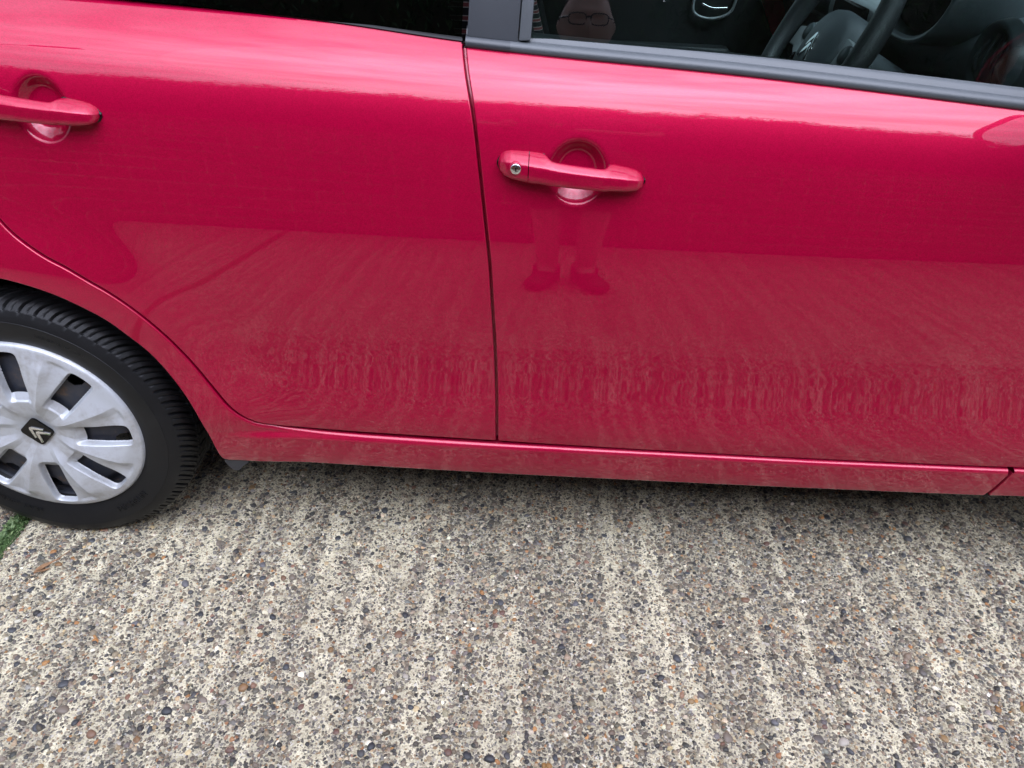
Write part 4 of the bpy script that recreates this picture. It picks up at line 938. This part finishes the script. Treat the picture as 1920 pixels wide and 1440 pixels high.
def steering():
    c = Vector((1.414, .42, .911)); be = math.radians(26)
    a = Vector((-math.cos(be), 0, math.sin(be))); e1 = Vector((0, -1, 0)); e2 = a.cross(e1) * -1
    if e2.z < 0: e2 = -e2
    Mw = Matrix((e1, -a, e2)).transposed().to_4x4()            # local X = towards near side, -Y = towards the driver, Z = up the wheel
    Mw.translation = c
    w = empty('steering_wheel', (0, 0, 0), car); w.matrix_world = Mw
    n, m = 96, 18; R = .187; V = []
    for i in range(n):
        t = 2*math.pi*i/n; th = .0180 + .0025*math.exp(-((math.sin(t) - .25)/.25)**2)
        V.append([((R + th*math.cos(p))*math.cos(t), -.022 + th*.95*math.sin(p), (R + th*math.cos(p))*math.sin(t)) for p in np.linspace(0, 2*math.pi, m, endpoint=False)])
    V = np.array(V); i, j = np.meshgrid(np.arange(n), np.arange(m), indexing='ij'); F = np.stack([i*m + j, ((i+1) % n)*m + j, ((i+1) % n)*m + (j+1) % m, i*m + (j+1) % m], -1).reshape(-1, 4)
    fast_mesh('wheel_rim', V.reshape(-1, 3), F, 4, M['leather'], w)
    # domed airbag pad
    n, m = 60, 14; V = []
    for i in range(n):
        t = 2*math.pi*i/n; c_, s_ = math.cos(t), math.sin(t); rx = .078*(abs(c_)**.15 if abs(c_) > 1e-6 else 0); q = (abs(c_)**2.6 + abs(s_)**2.6)**(-1/2.6)
        V.append([(.080*q*c_*s, -.030*math.sqrt(max(0, 1 - s**2.6)) - .004, (.070 if s_ > 0 else .082)*q*s_*s) for s in np.linspace(.001, 1, m)] + [(.080*q*c_, .03, (.070 if s_ > 0 else .082)*q*s_)])
    V = np.array(V); fast_mesh('airbag_pad', V.reshape(-1, 3), grid_faces(n, m + 1, wrap=True), 4, M['dash'], w)
    for o in chevrons('pad_chevron', M['chrome'], w, Matrix.Translation((0, -.0335, -.004)), .042, .0016): pass
    for s in (1, -1):
        bm = bmesh.new(); vs = []
        for x, z in [(.066, .034), (.10, .030), (.135, .016), (.168, .010), (.168, -.026), (.14, -.024), (.11, -.040), (.088, -.062), (.070, -.040)]: vs.append(bm.verts.new((s*x, -.012 + .03*(x - .066), z)))
        f = bm.faces.new(vs); r = bmesh.ops.extrude_face_region(bm, geom=[f])
        for v in [g for g in r['geom'] if isinstance(g, bmesh.types.BMVert)]: v.co.y += .016
        bmesh.ops.recalc_face_normals(bm, faces=bm.faces); bm_obj('spoke', bm, M['silver'], w, bevel=.003)
        for bx, bz, br in ((.104, .010, .0165), (.093, -.038, .0085)):
            v = lathe([(0, -.0165), (br*.8, -.016), (br, -.013), (br*1.02, -.005)], 24) + np.array([s*bx, .0, bz]); fast_mesh('control_button', v.reshape(-1, 3), grid_faces(24, 4, wrap=True)[:, ::-1], 4, M['dash_mid'] if br > .01 else M['gloss_black'], w)
    bm = bmesh.new(); vs = [bm.verts.new((x, -.006, z)) for x, z in ((-.022, -.07), (.022, -.07), (.030, -.168), (-.030, -.168))]; f = bm.faces.new(vs); r = bmesh.ops.extrude_face_region(bm, geom=[f])
    for v in [g for g in r['geom'] if isinstance(g, bmesh.types.BMVert)]: v.co.y += .016
    bmesh.ops.recalc_face_normals(bm, faces=bm.faces); bm_obj('spoke', bm, M['silver'], w, bevel=.004)
    sc = empty('steering_column', (0, 0, 0), car); sc.matrix_world = Mw
    box('column_shroud', (0, .115, -.015), (.10, .19, .11), M['dash'], sc, bevel=.03, seg=4)
    tube('stalk', [(.03, .055, .01), (.11, .055, .0), (.165, .045, -.012)], [.011, .010, .010], M['dash_mid'], sc)
    v = lathe([(0, -.018), (.010, -.017), (.0165, -.010), (.018, .0), (.016, .020), (.011, .03)], 24); v = np.stack([.170 - v[..., 1], .045 + v[..., 0], -.012 + v[..., 2]], -1)
    fast_mesh('stalk_knob', v.reshape(-1, 3), grid_faces(24, 6, wrap=True), 4, M['dash_mid'], sc)
    tube('stalk', [(-.03, .055, .01), (-.11, .055, .0), (-.175, .045, .0)], [.011, .010, .012], M['dash_mid'], sc)
steering()
M['seat'] = m_simple('dark_seat_cloth', lin(22, 24, 28), .9, var=.2, scale=300, bump=.3, bscale=900)
def m_stripe():
    t = NT('striped_seat_cloth'); b = t.bsdf(Roughness=.9); wv = t.n('ShaderNodeTexWave'); wv.wave_type = 'BANDS'; wv.bands_direction = 'Z'; wv.inputs['Scale'].default_value = 17; wv.inputs['Distortion'].default_value = .3
    t.l(t.obj(), wv.inputs['Vector']); t.l(t.ramp(wv.outputs['Fac'], [(.55, lin(22, 22, 26)), (.68, lin(176, 172, 168)), (.85, lin(120, 60, 62))]).outputs[0], b.inputs['Base Color']); return t.m
M['stripe'] = m_stripe()
def seat(x, y):
    s = empty('front_seat', (x, y, .30), car)
    rot = Matrix.Rotation(math.radians(-17), 4, 'Y')
    box('cushion', (.26, 0, .20), (.52, .48, .16), M['seat'], s, bevel=.05, seg=4)
    box('backrest', (-.07, 0, .53), (.14, .44, .62), M['seat'], s, bevel=.055, seg=4, rot=rot)
    box('backrest_panel', (-.012, 0, .52), (.06, .28, .50), M['stripe'], s, bevel=.025, seg=3, rot=rot)
    for q in (-1, 1): box('side_bolster', (-.005, q*.185, .50), (.11, .075, .46), M['stripe'] if q < 0 else M['seat'], s, bevel=.03, seg=4, rot=rot)
    box('headrest', (-.19, 0, .93), (.09, .26, .17), M['seat'], s, bevel=.04, seg=4, rot=rot)
seat(.86, .42); seat(.86, CARW - .42)
box('rear_bench', (.10, CARW/2, .50), (.50, 1.18, .16), M['seat'], car, bevel=.05, seg=4)
box('rear_bench_back', (-.18, CARW/2, .78), (.14, 1.18, .56), M['seat'], car, bevel=.05, seg=4, rot=Matrix.Rotation(math.radians(-20), 4, 'Y'))
# far door: dark trim card over the painted inner metal, with a pull handle
M['card'] = m_simple('dark_door_card', lin(32, 36, 38), .6)
def far_trim(y, s):
    t = empty('door_trim', (0, 0, 0), car)
    bm = bmesh.new(); vs = [bm.verts.new((x, y, z)) for x, z in ((.86, .30), (1.72, .30), (1.72, .66), (1.60, .76), (1.50, .93), (.86, .955))]; f = bm.faces.new(vs); r = bmesh.ops.extrude_face_region(bm, geom=[f])
    for v in [g for g in r['geom'] if isinstance(g, bmesh.types.BMVert)]: v.co.y += s*.05
    bmesh.ops.recalc_face_normals(bm, faces=bm.faces); bm_obj('trim_card', bm, M['card'], t, bevel=.012, seg=3)
    tube('pull_handle', [(1.345, y - s*.004, .862), (1.350, y - s*.010, .815), (1.40, y - s*.012, .800), (1.455, y - s*.010, .818), (1.47, y - s*.004, .865)], .0045, M['silver'], t, seg=8)
    tube('latch_lever', [(1.372, y - s*.006, .838), (1.40, y - s*.012, .829), (1.445, y - s*.008, .830)], .0035, M['chrome'], t, seg=8)
    box('armrest', (1.22, y - s*.03, .70), (.50, .07, .06), M['card'], t, bevel=.02, seg=3)
far_trim(CARW - .20, 1)
box('cabin_floor', (1.1, CARW/2, .275), (1.9, 1.3, .03), M['seat'], car, bevel=0)

# ================================================================ the photographer (seen only as a reflection in paint and glass)
M['skin'] = m_simple('skin', lin(176, 146, 134), .55, var=.08, scale=18)
M['polo'] = m_simple('dark_polo_cotton', lin(72, 70, 82), .9, var=.15, scale=40, bump=.4, bscale=300)
M['shorts'] = m_simple('khaki_cotton', lin(84, 74, 66), .9, var=.1, scale=30, bump=.4, bscale=260)
M['shoe'] = m_simple('dark_shoe_leather', lin(34, 30, 30), .55, var=.2)
M['hair'] = m_simple('cropped_grey_hair', lin(120, 114, 108), .8, var=.3, scale=200)
def skin_mesh(name, verts, edges, radii, mat, parent, sub=2, root=0):
    me = bpy.data.meshes.new(name); me.from_pydata(verts, edges, []); o = bpy.data.objects.new(name, me); COL.objects.link(o)
    mo = o.modifiers.new('skin', 'SKIN'); mo.use_smooth_shade = True; mo.branch_smoothing = .6
    for i, v in enumerate(me.skin_vertices[0].data):
        r = radii[i]; v.radius = (r, r) if np.isscalar(r) else r; v.use_root = (i == root)
    ss = o.modifiers.new('sub', 'SUBSURF'); ss.levels = ss.render_levels = sub
    ev = bpy.data.meshes.new_from_object(o.evaluated_get(bpy.context.evaluated_depsgraph_get())); bpy.data.objects.remove(o)
    ev.materials.clear(); ev.materials.append(mat); ev.polygons.foreach_set('use_smooth', np.ones(len(ev.polygons), bool))
    return link(bpy.data.objects.new(name, ev), parent)
def person():
    PX, PY = 1.03, -1.27
    root = empty('person', (PX, PY, 0)); tag(root, 'person in dark polo shirt, shorts and glasses holding a phone, mirrored in the car', 'person')
    cam = Vector(CAM_POS) - Vector((PX, PY, 0)); HL = (cam.x - .055, cam.y - .05, cam.z - .03); HR = (cam.x + .075, cam.y - .05, cam.z - .03)
    # body: one skinned figure. x: his right is +x
    V = [(0, 0, .91), (0, -.01, 1.12), (0, -.01, 1.39), (0, .0, 1.515), (0, .03, 1.56), (0, .05, 1.60),
         (.175, -.01, 1.49), (.27, .0, 1.20), HR, (-.175, -.01, 1.49), (-.30, .0, 1.20), HL,
         (.09, 0, .84), (.08, .015, .48), (.064, .0, .09), (.075, .10, .045), (-.09, 0, .84), (-.08, .015, .48), (-.064, .0, .09), (-.075, .10, .045)]
    E = [(0, 1), (1, 2), (2, 3), (3, 4), (4, 5), (2, 6), (6, 7), (7, 8), (2, 9), (9, 10), (10, 11), (0, 12), (12, 13), (13, 14), (14, 15), (0, 16), (16, 17), (17, 18), (18, 19)]
    Rr = [(.12, .09), (.12, .09), (.12, .085), (.066, .064), (.064, .062), (.064, .062), .05, .044, .026, .05, .044, .026, .095, .058, .038, .030, .095, .058, .038, .030]
    body = skin_mesh('body', V, E, Rr, M['skin'], root)
    def pose_head(o): o.location = (.015, .070, 1.626); o.rotation_euler = (math.radians(-22), 0, 0); return o      # bent towards the phone
    # head with brow, nose, lips, chin and ears
    n, m = 64, 48; Vh = []
    for i in range(n):
        th = 2*math.pi*i/n
        for j in range(m):
            ph = math.pi*j/(m - 1); x, y, z = math.sin(ph)*math.sin(th), math.sin(ph)*math.cos(th), math.cos(ph)
            X, Y, Z = .081*x, .098*y, .122*z
            jaw = max(0, -z); X *= 1 - .07*jaw**2 + .05*jaw; Y *= 1 - .05*jaw
            f = max(0, y)
            g = lambda x0, z0, sx, sz: math.exp(-((X - x0)/sx)**2 - ((Z - z0)/sz)**2)*f
            Y += .020*g(0, -.012, .011, .022) + .012*g(0, .004, .008, .03) + .007*g(0, .036, .05, .010) - .010*(g(.031, .016, .016, .012) + g(-.031, .016, .016, .012)) + .006*g(0, -.053, .022, .006) + .005*g(0, -.066, .020, .007) - .004*g(0, -.0595, .024, .003) + .012*g(0, -.10, .022, .018)
            s = math.exp(-((Y + .005)/.016)**2 - ((Z - .0)/.028)**2)*(abs(x) > .6); X += math.copysign(.016*s, x)
            Vh.append((X, Y, Z))
    pose_head(fast_mesh('head', Vh, grid_faces(n, m, wrap=True), 4, M['skin'], body))
    hc = np.array(Vh); keep = lambda v: (v[2] > .045 + .06*max(0, v[1]/.09) and True) or (v[2] > -.01 and v[1] < -.03)
    F = grid_faces(n, m, wrap=True); ok = [all(keep(hc[i]) for i in f) for f in F]
    pose_head(fast_mesh('hair', hc*1.035, F[np.array(ok)], 4, M['hair'], body))
    # glasses
    for s in (-1, 1):
        q = [(s*(.034 + .027*math.copysign(abs(math.cos(a))**.6, math.cos(a))), .104, .014 + .016*math.copysign(abs(math.sin(a))**.6, math.sin(a))) for a in np.linspace(0, 2*math.pi, 24)]
        pose_head(tube('glasses', q, .0020, M['gloss_black'], body, seg=6, per=2))
        pose_head(tube('glasses', [(s*.062, .102, .019), (s*.086, .045, .019), (s*.088, -.005, .013)], .0026, M['gloss_black'], body, seg=6))
    pose_head(tube('glasses', [(-.009, .106, .018), (0, .110, .021), (.009, .106, .018)], .0026, M['gloss_black'], body, seg=6))
    # polo shirt, collar, shorts, shoes
    Vs = [(0, 0, .80), (0, -.01, 1.07), (0, -.01, 1.39), (0, 0, 1.525), (.185, -.01, 1.50), (.255, 0, 1.26), (-.185, -.01, 1.50), (-.277, 0, 1.26)]
    skin_mesh('polo_shirt', Vs, [(0, 1), (1, 2), (2, 3), (2, 4), (4, 5), (2, 6), (6, 7)], [(.185, .15), (.185, .155), (.19, .145), (.098, .09), .092, .08, .092, .08], M['polo'], body)
    for s in (-1, 1): tube('shirt_collar', [(0, -.07, 1.590), (s*.068, -.02, 1.582), (s*.080, .055, 1.565), (s*.042, .122, 1.530)], [.012, .014, .016, .010], M['polo'], body, seg=8)
    for s in (-1, 1):
        skin_mesh('shorts', [(s*.03, 0, .94), (s*.09, 0, .82), (s*.088, .01, .60), (s*.082, .012, .42)], [(0, 1), (1, 2), (2, 3)], [.12, .125, .098, .094], M['shorts'], body)
        skin_mesh('shoe', [(s*.063, -.045, .05), (s*.07, .06, .05), (s*.10, .14, .042), (s*.118, .19, .035), (s*.063, -.03, .10)], [(0, 1), (1, 2), (2, 3), (0, 4)], [.048, .050, .050, .036, .05], M['shoe'], body)
    # hands: palm and five fingers each, closed on the phone's edges
    for (hx, hy, hz), s in ((HR, 1), (HL, -1)):
        skin_mesh('hand', [(hx, hy, hz), (hx + s*.006, hy + .02, hz + .035), (hx + s*.004, hy + .03, hz + .06)], [(0, 1), (1, 2)], [(.022, .016), (.032, .014), (.026, .012)], M['skin'], body)
        for k in range(4):
            z0 = hz + .022 + .017*k; L = (.9, 1.05, 1.0, .8)[k]
            skin_mesh('finger', [(hx + s*.010, hy + .028, z0), (hx + s*.016, hy + .028 + .026*L, z0 + .004), (hx + s*.004, hy + .028 + .038*L, z0 + .006), (hx - s*.018*L, hy + .028 + .036*L, z0 + .006)], [(0, 1), (1, 2), (2, 3)], [.0095, .009, .0085, .0075], M['skin'], body, sub=1)
        skin_mesh('thumb', [(hx + s*.004, hy + .010, hz + .020), (hx - s*.012, hy - .004, hz + .045), (hx - s*.026, hy - .004, hz + .066)], [(0, 1), (1, 2)], [.012, .0105, .009], M['skin'], body, sub=1)
    ph = box('phone', (0, 0, 0), (.150, .0085, .074), M['gloss_black'], None, bevel=.003, seg=3)
    ph.rotation_euler = S.camera.rotation_euler; ph.rotation_euler.rotate_axis('X', math.radians(-90))
    d = (S.camera.matrix_world.to_3x3() @ Vector((0, 0, 1))); ph.location = Vector(CAM_POS) + d*.022 + (S.camera.matrix_world.to_3x3() @ Vector((.055, -.022, 0)))
    tag(ph, 'black phone held up by the person mirrored in the car', 'phone')
person()
